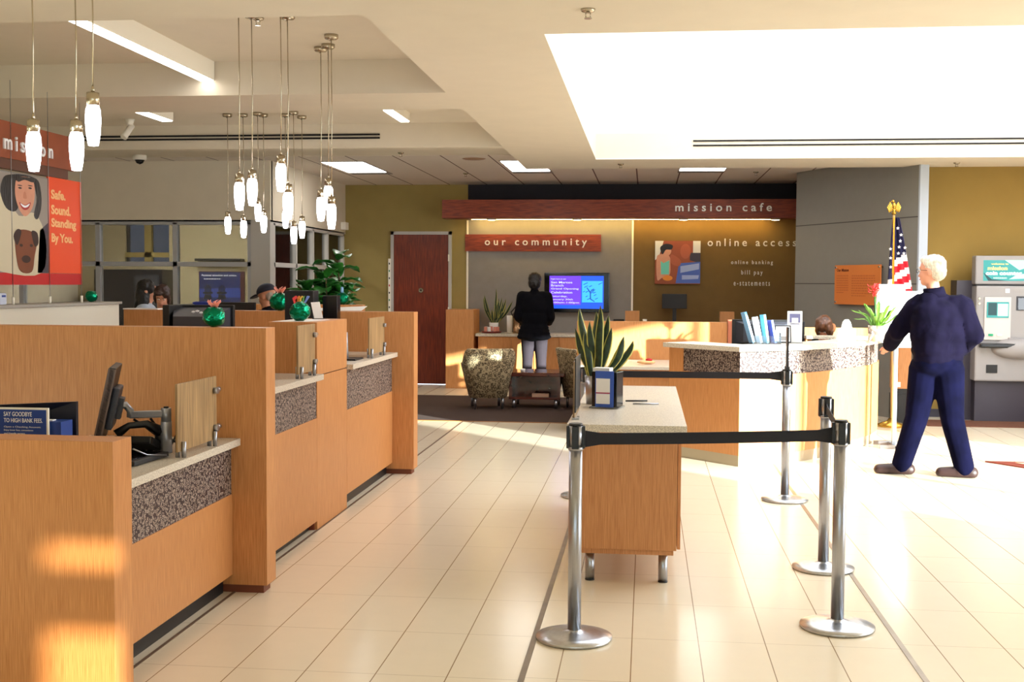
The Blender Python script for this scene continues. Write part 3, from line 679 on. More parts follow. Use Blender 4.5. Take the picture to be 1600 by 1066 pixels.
part_box('wall', t, mat('half_wall_paint', (226, 220, 204), .8), -4.78, -4.52+.0, 3.0, 9.70, 0, 1.455); part_box('cap', t, mat('cap_grey', (170, 166, 158), .5), -4.80, -4.50, 2.98, 9.72, 1.455, 1.475)

# hanging banner
bx = -4.6
t = thing('hanging_banner', 'orange and red hanging banner with a smiling woman and dog above the half wall', 'banner', (bx, 8.4, 1.62))
part_box('orange_panel', t, orange, bx-.012, bx, 8.665, 9.20, 1.71, 2.455)
part_box('red_strip', t, red, bx-.012, bx, 7.2, 9.20, 1.62, 1.708)
part_box('photo_backing', t, greyw, bx-.012, bx, 7.2, 8.66, 1.71, 2.44)
bm = MBv(); O = Vector((bx+.001, 7.97, 1.71))
pc = [mat('photo_back', (150, 140, 132), .6), hair_k, skin, wht, mat('sweater', (206, 194, 166), .8), mat('dog', (120, 64, 34), .6), mat('dog_dark', (52, 28, 22), .6), mat('lip', (170, 40, 40), .5), mat('photo_dark', (70, 60, 70), .6), mat('nose_tone', (196, 128, 100), .6)]
def PB(pts, k, mi, s=True): blob(bm, O, (0, 1, 0), (0, 0, 1), [(.69*x/240, (770-y)*.72/465) for x, y in pts], k, mi, s)
PB([(-200, 305), (238, 305), (238, 770), (-200, 770)], 0, 0, False)
PB([(195, 560), (238, 520), (238, 770), (180, 770)], 1, 8, False)
PB([(20, 400), (90, 500), (170, 480), (225, 600), (200, 770), (20, 770), (-100, 700), (-60, 480)], 1, 4)
PB([(60, 310), (20, 330), (5, 400), (30, 470), (75, 480), (100, 420), (110, 340), (150, 310), (180, 400), (165, 490), (185, 505), (205, 430), (195, 330), (160, 306), (110, 302)], 2, 1)
PB([(75, 350), (90, 318), (140, 312), (168, 340), (168, 410), (150, 470), (120, 500), (92, 470), (74, 410)], 3, 2)
PB([(78, 318), (165, 312), (160, 332), (120, 326), (88, 340)], 4, 1)
PB(oval(96, 368, 9, 4), 5, 1); PB(oval(146, 362, 9, 4), 5, 1); PB(oval(96, 356, 12, 2.5), 4, 1); PB(oval(147, 350, 12, 2.5), 4, 1)
PB([(92, 436), (120, 445), (148, 430), (138, 460), (118, 470), (102, 460)], 4, 7); PB([(97, 440), (120, 449), (143, 436), (134, 452), (118, 459), (105, 453)], 5, 3)
PB([(115, 385), (124, 385), (129, 412), (120, 416), (111, 412)], 4, 9)
PB([(70, 590), (100, 565), (150, 570), (180, 600), (165, 690), (150, 765), (95, 765), (75, 700)], 3, 5)
PB([(62, 600), (80, 565), (100, 575), (80, 640)], 4, 6); PB([(150, 570), (180, 575), (185, 625), (165, 640)], 4, 6); PB(oval(122, 705, 22, 18), 4, 6); PB(oval(98, 640, 8, 7), 5, 6); PB(oval(148, 638, 8, 7), 5, 6)
obj('photo_print', bm, pc, t)
bm = MBv()
for i, s in enumerate(('Safe.', 'Sound.', 'Standing', 'By You.')):
    text_bm(bm, s, (bx+.0005, 8.705, 2.285-.118*i), (0, 1, 0), (0, 0, 1), (.23, .31, .40, .34)[i], .075 if i != 2 and i != 3 else .09, .002, 1, 0, .04)
obj('lettering', bm, peach, t)
for y in (8.13, 8.665, 9.18):
    bm = MBv(); cone(bm, (bx+.004, y, 1.475), (bx+.004, y, 3.1 if y < 8.9 else 3.36), .0025, n=6); cone(bm, (bx+.004, y, 1.475), (bx+.004, y, 1.53), .010, n=10, mi=1); obj('cable', bm, [steel, white], t)
t = thing('hanging_sign', 'brown wood sign band with white letters above the orange banner', 'sign', (bx, 8.2, 2.49))
part_box('band', t, mat('sign_band', (150, 74, 42), .5, noise_amt=.15, noise_scale=6), bx-.05, bx, 7.2, 9.12, 2.535, 2.80)
part_box('lower_edge', t, mat('sign_edge', (96, 56, 40), .5), bx-.06, bx-.008, 7.2, 9.0, 2.46, 2.535)
bm = MBv(); text_bm(bm, 'mission', (bx, 8.03, 2.595), (0, 1, 0), (0, 0, 1), .70, .105, .012, 1.5, 0, .015); bm.verts.index_update(); letters(bm, wht, t, (0, 1, 0))

# ------------------------------------------------------------------ pendants
def pendant(x, y, zc, zt, label, s=1.0, group='glass pendants over the teller line'):
    """zc = top of the metal cap, zt = ceiling"""
    t = thing('pendant_light', label, 'pendant light', (x, y, zt), group)
    bm = MBv(); tube(bm, [(x, y, zt-.02), (x+.004, y, (zt+zc)/2), (x, y, zc+.02)], .0035, 6); obj('cable', bm, chrome, t)
    bm = MBv(); cone(bm, (x, y, zc-.055), (x, y, zc), .028, .027, 20); cone(bm, (x, y, zc), (x, y, zc+.03), .010, .004, 12); obj('cap', bm, chrome, t)
    bm = MBv(); lathe(bm, [(.024, -.055), (.031, -.075), (.033, -.12), (.029, -.18), (.021, -.225), (.004, -.228)], (x, y, zc), 20); obj('glass_shade', bm, glow_p, t)
    bm = MBv(); lathe(bm, [(.003, -.035), (.042, -.030), (.049, -.022), (.049, 0)], (x, y, zt), 28)
    for k in range(3): ell(bm, (x+.032*math.cos(k*2.1), y+.032*math.sin(k*2.1), zt-.034), (.006, .006, .005), sub=1)
    obj('canopy', bm, chrome, t)
    return t
for x, y, z, l in ((-2.692, 4.95, 2.359, 'leftmost of the three big near pendant lights'), (-2.569, 5.10, 2.376, 'middle of the three big near pendant lights, in front of the orange banner'),
                   (-2.367, 4.85, 2.457, 'highest of the three big near pendant lights')):
    pendant(x, y, z, ZS, l, group='three near glass pendants')
for x, y, z, l in ((-2.554, 7.20, 2.328, 'lower left glass pendant of the four central pendants'), (-2.522, 7.35, 2.366, 'second glass pendant from the left of the four central pendants'),
                   (-2.300, 7.25, 2.448, 'highest hung glass pendant of the four central pendants'), (-2.302, 7.40, 2.280, 'lowest hung pendant of the four central ones, just below the highest one')):
    pendant(x, y, z, ZH, l, group='four central glass pendants')
for x, y, z, l in ((-2.380, 8.45, 2.326, 'left pendant of the right-hand three with visible ceiling canopies'), (-2.297, 8.35, 2.401, 'highest pendant of the right-hand three with visible ceiling canopies'),
                   (-2.187, 8.03, 2.248, 'lowest pendant of the right-hand three, from the nearest ceiling canopy')):
    pendant(x, y, z, ZH, l, group='three right-hand glass pendants')
for x, y, z, l in ((-4.27, 11.69, 2.366, 'leftmost small far pendant light'), (-4.108, 11.70, 2.328, 'small far pendant hanging below the lower left central one'),
                   (-3.928, 11.62, 2.491, 'highest hung of the seven small far pendants'), (-3.902, 11.72, 2.381, 'fourth small far pendant from the left'),
                   (-3.676, 11.73, 2.427, 'small far pendant just left of the lowest central pendant'), (-3.54, 11.57, 2.262, 'lowest hung of the seven small far pendants'),
                   (-3.547, 11.88, 2.331, 'rightmost small far pendant light')):
    pendant(x, y, z, ZH, l, group='seven far glass pendants')

# ------------------------------------------------------------------ ceiling fittings
def linear_fixture(x0, x1, y0, y1, z0, z1, label):
    t = thing('ceiling_light', label, 'ceiling light', ((x0+x1)/2, (y0+y1)/2, z1), 'ceiling light fixtures')
    part_box('housing', t, lamp_box, x0, x1, y0, y1, z0+.004, z1); part_box('lens', t, glow, x0+.006, x1-.006, y0+.01, y1-.01, z0-.004, z0+.004)
linear_fixture(-3.47, -3.36, 6.45, 8.92, 3.21, 3.36, 'long slim white box light in the nearest left ceiling recess')
linear_fixture(-4.78, -4.66, 10.35, 11.25, 3.23, 3.36, 'short slim box light in the second recess, left of the pendants')
linear_fixture(-2.49, -2.39, 10.95, 11.75, 3.27, 3.36, 'short slim box light in the second recess, right of the pendants')
t = thing('hanging_light', 'square white box light hung on thin rods in the bright light well', 'ceiling light', (2.9, 12.1, 3.9))
part_box('housing', t, lamp_box, 2.46, 3.30, 11.45, 12.95, 3.80, 3.92); part_box('lens', t, glow, 2.48, 3.28, 11.47, 12.93, 3.793, 3.80)
for x in (2.62, 2.72, 3.0, 3.15):
    bm = MBv(); cone(bm, (x, 11.8 if x in (2.62, 3.0) else 12.6, 3.92), (x, 11.8 if x in (2.62, 3.0) else 12.6, 5.2), .005, n=6); obj('rod', bm, steel, t)
def troffer(x0, x1, y0, y1, label):
    t = thing('recessed_light', label, 'ceiling light', ((x0+x1)/2, (y0+y1)/2, 3.235), 'recessed square ceiling lights')
    part_box('trim', t, greyw, x0-.02, x1+.02, y0-.02, y1+.35, 3.228, 3.234); part_box('lens', t, glow, x0, x1, y0, y1, 3.222, 3.228)
troffer(-4.27, -3.72, 15.2, 16.6, 'bright recessed ceiling light at the left, near the pale side wall')
troffer(-1.90, -1.37, 15.2, 16.55, 'bright recessed ceiling light cut off by the soffit edge, above the television')
area('office_fill', (-7.0, 16.8, 3.15), (0, 0, -1), .6, 1.2, 140, (1, .95, .86))  # fill lamp added below the hidden fixture to brighten the office
troffer(-7.3, -6.7, 16.2, 17.4, 'unseen recessed light added to brighten the glazed office')  # out-of-view fixture, added because the office was too dark
troffer(.43, 1.04, 15.3, 16.6, 'bright recessed ceiling light above the canopy lettering')
def sprinkler(x, y, z, label):
    t = thing('fire_sprinkler', label, 'sprinkler', (x, y, z), 'ceiling fire sprinklers')
    bm = MBv(); lathe(bm, [(.012, -.02), (.035, -.012), (.04, 0)], (x, y, z), 20); obj('escutcheon', bm, chrome, t)
    bm = MBv(); cone(bm, (x-.012, y, z-.045), (x-.012, y, z-.01), .003, n=6); cone(bm, (x+.012, y, z-.045), (x+.012, y, z-.01), .003, n=6); cone(bm, (x, y, z-.05), (x, y, z-.045), .02, n=12); obj('deflector', bm, chrome, t)
sprinkler(-.326, 6.30, ZS, 'chrome fire sprinkler in the near soffit left of the light well'); sprinkler(-.332, 14.35, ZS, 'tiny fire sprinkler on the beam under the far left end of the light well')
sprinkler(3.6, 14.43, ZS, 'tiny fire sprinkler on the beam under the far right of the light well'); sprinkler(-2.524, 7.483, ZH, 'chrome fire sprinkler in the nearest left ceiling recess')
sprinkler(-3.0, 14.2, 3.237, 'small fire sprinkler on the plain strip before the panelled ceiling'); sprinkler(-2.62, 16.9, 3.235, 'small fire sprinkler in the panelled ceiling beside the round speaker'); sprinkler(1.5, 16.9, 3.235, 'small fire sprinkler in the panelled ceiling right of the third recessed light')
bm = MBv(); lathe(bm, [(.005, -.012), (.13, -.008), (.15, 0)], (-2.21, 14.95, 3.235), 32); single('ceiling_speaker', bm, mat('speaker_beige', (160, 124, 100), .7), 'round beige speaker grille in the panelled ceiling', 'speaker', org=(-2.21, 14.95, 3.235))
t = thing('dome_camera', 'white and black dome security camera on the ceiling above the office glass', 'camera', (-6.37, 14.3, 3.237))
bm = MBv(); lathe(bm, [(.075, -.06), (.085, -.05), (.085, 0)], (-6.37, 14.3, 3.237), 24); obj('housing', bm, white, t)
bm = MBv(); lathe(bm, [(.005, -.115), (.04, -.10), (.062, -.06)], (-6.37, 14.3, 3.237), 24); obj('dome', bm, blk_gloss, t)
t = thing('spot_camera', 'small white bullet camera hanging from the second ceiling recess', 'camera', (-5.45, 12.0, ZH))
bm = MBv(); cone(bm, (-5.45, 12.0, ZH), (-5.45, 12.0, ZH-.06), .05, .03, 16); obj('mount', bm, white, t)
bm = MBv(); cone(bm, (-5.44, 12.03, ZH-.06), (-5.49, 11.93, ZH-.2), .032, .036, 16); obj('barrel', bm, white, t)
bm = MBv(); box(bm, -4.90, -4.82, 18.55, 18.75, 2.50, 2.62, bev=.01); single('wall_sounder', bm, white, 'small white box on the corner of the pale side wall by the olive wall', 'alarm', org=(-4.86, 18.65, 2.5))

# ------------------------------------------------------------------ granite topped island
t = thing('writing_island', 'wood island with thick terrazzo top on steel feet in the middle', 'island', (-.1, 7.6, 0))
part_box('top', t, stone, -.425, .222, 6.36, 8.85, .848, .890, bev=.003)
part_box('body', t, wood, -.365, .175, 6.43, 8.78, .195, .848, bev=.002); part_box('side_door', t, wood, .178, .196, 6.45, 8.76, .20, .845)
part_box('base_rail', t, wood, -.35, .16, 6.45, 8.74, .165, .195)
for x in (-.30, .105):
    for y in (6.52, 8.65): bm = MBv(); cone(bm, (x, y, 0), (x, y, .165), .026, n=20); cone(bm, (x, y, 0), (x, y, .008), .027, n=20, mi=1); obj('leg', bm, [steel, black], t)
t = thing('sign_holder', 'upright sign holder seen edge on at the left edge of the island top', 'sign holder', (-.385, 6.8, .89))
part_box('board', t, wood_grey, -.405, -.395, 6.56, 7.0, .90, 1.215); part_box('poster', t, dgrey, -.406, -.405, 6.58, 6.98, 1.05, 1.2); part_box('edge', t, black, -.395, -.388, 6.55, 7.0, .93, 1.235); part_box('foot', t, acr, -.41, -.37, 6.56, 6.62, .89, .905)
kpx = .00405
tips = [((px-930)*kpx, R.uniform(-.08, .08), 1.652-(py-446.6)*kpx-.89) for px, py in ((902, 485), (928, 490), (936, 480), (948, 496), (895, 517), (972.5, 529), (986.6, 536), (940, 498), (954, 515), (933, 543), (965, 545), (912, 520), (920, 505), (945, 530), (908, 540), (925, 530))]
snake_plant(-.315, 7.47, .89, tips, .072, .18, 'large snake plant with yellow leaf margins in a steel pot on the island', wid=.062)
t = thing('brochure_box', 'black and blue brochure box with white leaflets on the island in front of the plant', 'brochure holder', (-.235, 7.25, .89))
Mx = Matrix.Translation((-.235, 7.25, .89)) @ Matrix.Rotation(-.25, 4, 'Z')
bm = MBv(); box(bm, -.08, .08, -.07, .07, .012, .225, bev=.004, M=Mx); obj('case', bm, blk_gloss, t)
bm = MBv(); box(bm, -.055, .06, -.078, -.071, .01, .23, M=Mx); obj('leaflet', bm, mat('leaflet_blue', (60, 96, 190), .5), t)
bm = MBv(); box(bm, -.05, .038, -.080, -.0785, .10, .185, M=Mx); box(bm, -.05, .038, -.080, -.0785, .03, .092, M=Mx); box(bm, -.05, .038, -.081, -.0785, .094, .099, M=Mx, mi=1); obj('print', bm, [paper, red], t)
bm = MBv(); box(bm, -.085, .02, -.03, .05, .225, .245, M=Mx); obj('cards', bm, paper, t)
bm = MBv(); box(bm, -.09, .09, -.09, .08, 0, .01, M=Mx); obj('foot', bm, acr, t)
for k, (x, y, l, lb) in enumerate(((-.06, 7.63, .14, 'dark pen lying on the island, farther of the two'), (-.01, 7.45, .16, 'dark and silver pen lying on the island, nearer of the two'))):
    bm = MBv(); cone(bm, (x-.07, y, .896), (x+l-.07, y+.03, .896), .005, n=8); single('pen', bm, black if k == 0 else steel, lb, 'pen')

# ------------------------------------------------------------------ stanchions
def stanchion(x, y, label, slots=(0, 90, 180, 270)):
    t = thing('stanchion', label, 'stanchion', (x, y, 0), 'steel queue stanchions')
    bm = MBv(); lathe(bm, [(.172, 0), (.178, .008), (.177, .016), (.12, .026), (.06, .036), (.032, .044), (.028, .05)], (x, y, 0), 48); obj('base', bm, disc_m, t)
    bm = MBv(); cone(bm, (x, y, .045), (x, y, .90), .031, n=28); obj('post', bm, steel, t)
    bm = MBv(); cone(bm, (x, y, .885), (x, y, .90), .036, n=28); cone(bm, (x, y, .90), (x, y, 1.0), .033, n=28); obj('sleeve', bm, steel, t)
    bm = MBv()
    for a in (0, 90, 180, 270):
        c, s = math.cos(math.radians(a)), math.sin(math.radians(a)); Mq = Matrix.Translation((x, y, 0)) @ Matrix.Rotation(math.radians(a), 4, 'Z'); box(bm, .026, .043, -.016, .016, .892, .996, bev=.003, M=Mq)
    cone(bm, (x, y, .998), (x, y, 1.008), .034, .031, 28); obj('cassette', bm, black, t)
    return t
SA, SB, SC, SD, SE = (-.319, 5.411), (.93, 5.754), (1.038, 6.954), (1.068, 9.147), (-.471, 9.086)
stanchion(*SA, 'steel queue stanchion at the near left corner of the island'); stanchion(*SB, 'steel queue stanchion in the right foreground, nearest the camera')
stanchion(*SC, 'steel queue stanchion just behind the right foreground one'); stanchion(*SD, 'farthest steel queue stanchion on the right, with a thin sign rod on top')
stanchion(*SE, 'steel queue stanchion mostly hidden behind the island and plant')
def belt(a, b, z, label, h=.048, sag=0):
    a, b = Vector(a + (z,)), Vector(b + (z,)); d = (b-a).normalized(); a2 = a + d*.042; b2 = b - d*.042; n = Vector((-d.y, d.x, 0))*.002; bm = MBv(); N = 16; rows = []
    for i in range(N+1):
        s = i/N; c = a2.lerp(b2, s) - Vector((0, 0, sag*4*s*(1-s))); hh = h/2
        if i in (0, N): hh = h/2+.012
        elif i in (1, N-1): hh = h/2
        rows.append([bm.verts.new(c + n + Vector((0, 0, hh))), bm.verts.new(c - n + Vector((0, 0, hh))), bm.verts.new(c - n - Vector((0, 0, hh))), bm.verts.new(c + n - Vector((0, 0, hh)))])
    for p, q in zip(rows, rows[1:]):
        for k in range(4): bm.faces.new((p[k], p[(k+1) % 4], q[(k+1) % 4], q[k]))
    bm.faces.new(rows[0]); bm.faces.new(rows[-1][::-1]); single('retractable_belt', bm, belt_m, label, 'belt', 'black barrier belts between the stanchions')
belt(SA, SB, .935, 'black belt across the foreground between the two nearest stanchions', .054, .004); belt(SB, SC, .94, 'short belt seen almost edge on between the two right foreground stanchions')
belt(SE, SD, .957, 'far black belt stretched behind the island toward the rod-topped stanchion', .05)
bm = MBv(); box(bm, 1.062, 1.074, 9.10, 9.19, 1.008, 1.33); box(bm, 1.055, 1.081, 9.08, 9.2, 1.008, 1.03, mi=0); single('belt_sign', bm, black, 'thin black sign frame seen edge on atop the farthest right stanchion', 'sign')

# ------------------------------------------------------------------ curved reception desk
OUT = [(.27, 11.38), (.84, 10.77), (1.38, 11.12), (1.62, 11.41), (1.83, 11.70), (2.14, 12.18), (2.33, 12.56), (2.47, 12.95), (2.56, 13.4)]
def offs(poly, d):
    out = []; n = len(poly)
    for i in range(n):
        ns = []
        for a, b in ((i-1, i), (i, i+1)):
            if a < 0 or b >= n: continue
            e = (Vector(poly[b])-Vector(poly[a])).normalized(); ns.append(Vector((e.y, -e.x)))     # outward = right of travel
        m = sum(ns, Vector((0, 0))).normalized(); k = d/max(.4, m.dot(ns[0])); out.append((poly[i][0]+m.x*k, poly[i][1]+m.y*k))
    return out
def ribbon(bm, o, i, z0, z1, mi=0):
    A = [bm.verts.new((x, y, z0)) for x, y in o]; B = [bm.verts.new((x, y, z1)) for x, y in o]; C = [bm.verts.new((x, y, z0)) for x, y in i]; D = [bm.verts.new((x, y, z1)) for x, y in i]
    for k in range(len(o)-1):
        for f in ((A[k], A[k+1], B[k+1], B[k]), (C[k+1], C[k], D[k], D[k+1]), (B[k], B[k+1], D[k+1], D[k]), (A[k+1], A[k], C[k], C[k+1])): bm.faces.new(f).material_index = mi
    for k in (0, -1): bm.faces.new((A[k], B[k], D[k], C[k])).material_index = mi
t = thing('reception_desk', 'curved light wood reception desk with terrazzo top and speckled band', 'desk', (1.4, 12.0, 0))
bm = MBv(); ribbon(bm, OUT, offs(OUT, -.05), .10, .83); prism(bm, [(.22, 11.43), (.28, 11.37), (.335, 11.425), (.275, 11.485)], .1, 1.05); obj('front_panel', bm, wood, t)
bm = MBv(); ribbon(bm, offs(OUT, -.012), offs(OUT, -.05), .83, 1.05); obj('mosaic_panel', bm, mosaic, t)
bm = MBv(); ribbon(bm, [(.275, 11.375), (.345, 11.30)], [(.31, 11.41), (.38, 11.335)], .1, 1.05); obj('end_post', bm, wood, t)
bm = MBv(); ribbon(bm, offs(OUT, -.008), offs(OUT, -.05), 0, .10); obj('toe_kick', bm, mat('kick_steel', (176, 162, 140), .35, .6), t)
ext = [(OUT[0][0]-.06, OUT[0][1]+.065)] + OUT[1:]
bm = MBv(); ribbon(bm, offs(ext, .07), offs(ext, -.34), 1.05, 1.093); obj('countertop', bm, stone, t)
bm = MBv(); ribbon(bm, offs(OUT, -.05), offs(OUT, -.75), .70, .74); obj('work_surface', bm, stone, t)
t = thing('low_wall', 'low sunlit light wood wall behind the reception desk', 'partition', (.1, 14.2, 0))
part_box('panel', t, wood, -.83, .95, 14.12, 14.22, 0, 1.205, bev=.003)
part_box('end_post', t, mat('post_brown', (190, 110, 80), .5), .955, 1.0, 14.10, 14.22, 0, 1.235)
t = thing('side_desk', 'low white-topped side desk between the island and the sunlit wood wall', 'desk', (0, 13.3, 0))
part_box('top', t, stone, -.80, .95, 12.9, 14.115, .715, .75, bev=.003); part_box('panel', t, wood, -.74, .95, 13.0, 13.04, 0, .715)
bm = MBv(); ell(bm, (.0, 13.3, .775), (.11, .06, .02), sub=2); ell(bm, (.03, 13.3, .80), (.04, .03, .02), sub=2, mi=1); single('stapler', bm, [peach, red], 'small red and tan object on the low side desk', 'stapler')
t = thing('back_partition', 'light wood partition behind the seated receptionist in front of the grey wall', 'partition', (2.0, 14.0, 0))
part_box('panel', t, wood, 1.35, 2.62, 13.95, 14.05, 0, 1.16, bev=.003)
bm = MBv(); box(bm, 2.93, 3.14, 14.46, 14.64, .42, 1.05, bev=.003); box(bm, 2.93, 3.14, 14.45, 14.64, 0, .36, mi=1); box(bm, 2.97, 3.02, 14.45, 14.46, .44, .5, mi=2); box(bm, 2.94, 3.13, 14.47, 14.63, .36, .42, mi=1)
single('small_cabinet', bm, [wood, black, white], 'narrow wood cabinet with dark foot behind the sign stand by the grey corner', 'cabinet')

# on the desk
t = thing('desk_monitor', 'large dark monitor turned away behind the brochures on the curved desk', 'monitor', (1.12, 12.0, .74))
bm = MBv(); box(bm, .86, 1.48, 12.1, 12.14, 1.03, 1.30, bev=.006); obj('screen', bm, black, t)
bm = MBv(); vs = box(bm, .90, 1.44, 12.02, 12.1, 1.06, 1.28)
for v in vs:
    if v.co.y < 12.05: v.co.x = 1.17 + (v.co.x-1.17)*.75; v.co.z = 1.16 + (v.co.z-1.16)*.8
obj('back', bm, dgrey, t); part_box('stand', t, black, 1.12, 1.22, 12.0, 12.16, .74, 1.06)
t = thing('second_monitor', 'black monitor edge on, right of the brochures behind the curved desk', 'monitor', (1.55, 12.9, .74))
part_box('screen', t, black, 1.24, 1.68, 12.85, 12.9, .98, 1.26, bev=.005); part_box('stand', t, black, 1.42, 1.5, 12.86, 12.95, .74, .98)
br = [((1.00, 11.42), .30, (110, 170, 220), -.28, 'leftmost leaning blue brochure in the clear rack on the curved desk'), ((1.07, 11.40), .25, (200, 214, 226), -.20, 'pale brochure, second from left in the clear rack'), ((1.13, 11.38), .27, (90, 190, 224), -.14, 'light blue brochure in the middle of the clear rack'), ((1.20, 11.36), .22, (40, 70, 170), -.18, 'dark blue edged brochure at the right of the clear rack')]
for (x, y), h, c, tl, lb in br:
    Mq = Matrix.Translation((x, y, 1.10)) @ Matrix.Rotation(tl, 4, 'Y') @ Matrix.Rotation(.3, 4, 'Z'); bm = MBv(); box(bm, -.010, .012, -.05, .05, .0, h, M=Mq); box(bm, .013, .015, -.045, .045, .02, h-.04, M=Mq, mi=1); box(bm, -.008, .010, -.052, -.0505, .02, h*.6, M=Mq, mi=1)
    single('brochure', bm, [mat('bro%d' % c[0], c, .5), paper], lb, 'brochure', 'brochures on the curved desk')
bm = MBv(); box(bm, 1.0, 1.26, 11.27, 11.45, 1.095, 1.10); box(bm, 1.0, 1.26, 11.27, 11.275, 1.095, 1.17); box(bm, 1.25, 1.255, 11.27, 11.45, 1.095, 1.2); single('clear_rack', bm, acr, 'clear acrylic brochure rack on the curved desk', 'rack')
t = thing('framed_card', 'small leaning framed card with dark border on the curved desk', 'frame', (1.31, 11.5, 1.10))
Mq = Matrix.Translation((1.30, 11.48, 1.10)) @ Matrix.Rotation(-.3, 4, 'X')
bm = MBv(); box(bm, -.075, .075, 0, .01, 0, .17, M=Mq); obj('frame', bm, black, t); bm = MBv(); box(bm, -.065, .065, -.002, 0, .01, .16, M=Mq); box(bm, -.04, .03, -.004, -.002, .02, .06, M=Mq, mi=1); obj('card', bm, [paper, greyw], t)
t = thing('sign_holder', 'tall white sign holder standing on the curved desk behind the thin rod', 'sign holder', (1.43, 11.55, 1.095))
part_box('card', t, paper, 1.345, 1.485, 11.55, 11.565, 1.10, 1.40, bev=.003)
bm = MBv(); box(bm, 1.365, 1.465, 11.546, 11.549, 1.29, 1.375); box(bm, 1.385, 1.445, 11.543, 11.546, 1.29, 1.335, mi=1); box(bm, 1.37, 1.46, 11.546, 11.549, 1.275, 1.28); obj('print', bm, [mat('print_grey', (110, 110, 150), .6), paper], t)
bm = MBv(); box(bm, 1.34, 1.49, 11.52, 11.60, 1.093, 1.10); obj('foot', bm, acr, t)
t = thing('tag_sign', 'white sign with pointed rounded top on the curved desk', 'sign', (1.97, 12.0, 1.095))
bm = MBv(); P_ = [(-.085, 0), (.085, 0), (.085, .12), (.05, .13), (.035, .19), (.015, .215), (-.015, .215), (-.035, .19), (-.05, .13), (-.085, .12)]
A_ = [bm.verts.new((1.97+a, 11.95, 1.097+b)) for a, b in P_]; B_ = [bm.verts.new((1.97+a, 12.01, 1.097+b)) for a, b in P_]
for i in range(len(P_)): bm.faces.new((A_[i], A_[(i+1) % 10], B_[(i+1) % 10], B_[i]))
bm.faces.new(A_); bm.faces.new(B_[::-1]); obj('board', bm, paper, t)
bm = MBv(); box(bm, 1.66, 2.3, 12.55, 12.75, 1.09, 1.12); box(bm, 1.66, 1.72, 12.6, 12.7, .74, 1.09, mi=1); box(bm, 2.2, 2.28, 12.6, 12.7, .74, 1.09, mi=1); single('raised_shelf', bm, [stone, wood], 'short pale shelf in front of the seated receptionist', 'shelf')
t = thing('bromeliad', 'bromeliad with strap leaves and a red flower in a silver pot on the curved desk', 'plant', (2.25, 12.05, 1.095))
bm = MBv(); lathe(bm, [(.085, 0), (.09, .16), (.08, .16), (.08, .14)], (2.29, 12.1, 1.093), 28); obj('pot', bm, mat('pot_silver', (206, 190, 180), .25, .8), t)
bm = MBv()
for k in range(22):
    a = 2*PI*k/22 + R.uniform(-.2, .2); L_ = R.uniform(.22, .36); e = R.uniform(.35, 1.15)
    b = Vector((2.29+.03*math.cos(a), 12.1+.03*math.sin(a), 1.22)); tp = b + Vector((math.cos(a)*math.cos(e)*L_, math.sin(a)*math.cos(e)*L_, math.sin(e)*L_*.95))
    blade(bm, b, tp, .045, (0, 0, .08), margin=False, twist=a+PI/2)
o = obj('leaves', bm, leaf_b, t); solid(o, .002)
bm = MBv(); cone(bm, (2.28, 12.1, 1.2), (2.26, 12.1, 1.55), .012, .008, 8); obj('stem', bm, leaf, t)
bm = MBv()
for k in range(12):
    a = k*2.4; b = Vector((2.26, 12.1, 1.53+.008*k)); blade(bm, b, b + Vector((.08*math.cos(a), .08*math.sin(a), .06)), .035, (0, 0, .01), margin=False, twist=a+PI/2)
o = obj('flower', bm, mat('flower_red', (214, 50, 44), .4), t); solid(o, .002)
t = thing('display_board', 'white rounded display board standing on the curved desk behind the bromeliad', 'sign board', (2.56, 12.75, 1.093))
part_box('board', t, paper, 2.42, 2.70, 12.85, 12.88, 1.093, 1.665, bev=.012)
t = thing('floor_sign', 'steel floor stand holding a white poster beside the standing man', 'sign stand', (2.56, 12.3, 0))
bm = MBv(); box(bm, 2.36, 2.70, 12.2, 12.24, 0, .04, bev=.003); box(bm, 2.36, 2.70, 12.52, 12.56, 0, .04, bev=.003); box(bm, 2.51, 2.55, 12.2, 12.56, .0, .03); obj('base', bm, steel, t)
bm = MBv(); box(bm, 2.505, 2.545, 12.34, 12.38, .03, 1.02, bev=.003); obj('pole', bm, steel, t)
part_box('poster', t, paper, 2.50, 2.78, 12.34, 12.36, 1.02, 1.595, bev=.004); part_box('border', t, mat('fringe_violet', (150, 120, 220), .5), 2.494, 2.50, 12.335, 12.365, 1.02, 1.595)  # violet strip paints the colour fringe along the overexposed poster edge

# ------------------------------------------------------------------ flag
fx, fy = 2.86, 14.15
t = thing('flag', 'draped American flag with gold fringe on a pole topped by a gold eagle', 'flag', (fx, fy, 0))
bm = MBv(); lathe(bm, [(.16, 0), (.16, .03), (.05, .07), (.03, .1)], (fx, fy, 0), 28); obj('base', bm, mat('gold_metal', (200, 160, 70), .25, .9), t)
bm = MBv(); cone(bm, (fx, fy, .08), (fx-.02, fy, 2.47), .014, n=12); obj('pole', bm, mat('pole_oak', (200, 160, 100), .4), t)
ex, ez = fx-.02, 2.47
bm = MBv(); lathe(bm, [(.016, 0), (.03, .02), (.012, .05), (.022, .065)], (ex, fy, ez), 14); ell(bm, (ex, fy, ez+.105), (.022, .02, .045)); ell(bm, (ex-.012, fy, ez+.16), (.016, .014, .018))
cone(bm, (ex-.022, fy, ez+.16), (ex-.048, fy, ez+.148), .008, .001, 8)
for s in (-1, 1):
    for k in range(4): ell(bm, (ex+s*(.03+.011*k), fy, ez+.10-.012*k), (.012, .007, .06-.006*k), Euler((0, s*.35, 0)), sub=2)
obj('eagle_finial', bm, mat('gold_metal', (200, 160, 70), .25, .9), t)
bm = MBv(); NU, NV = 48, 60; ztop, zbot = 2.44, .95; rows = []
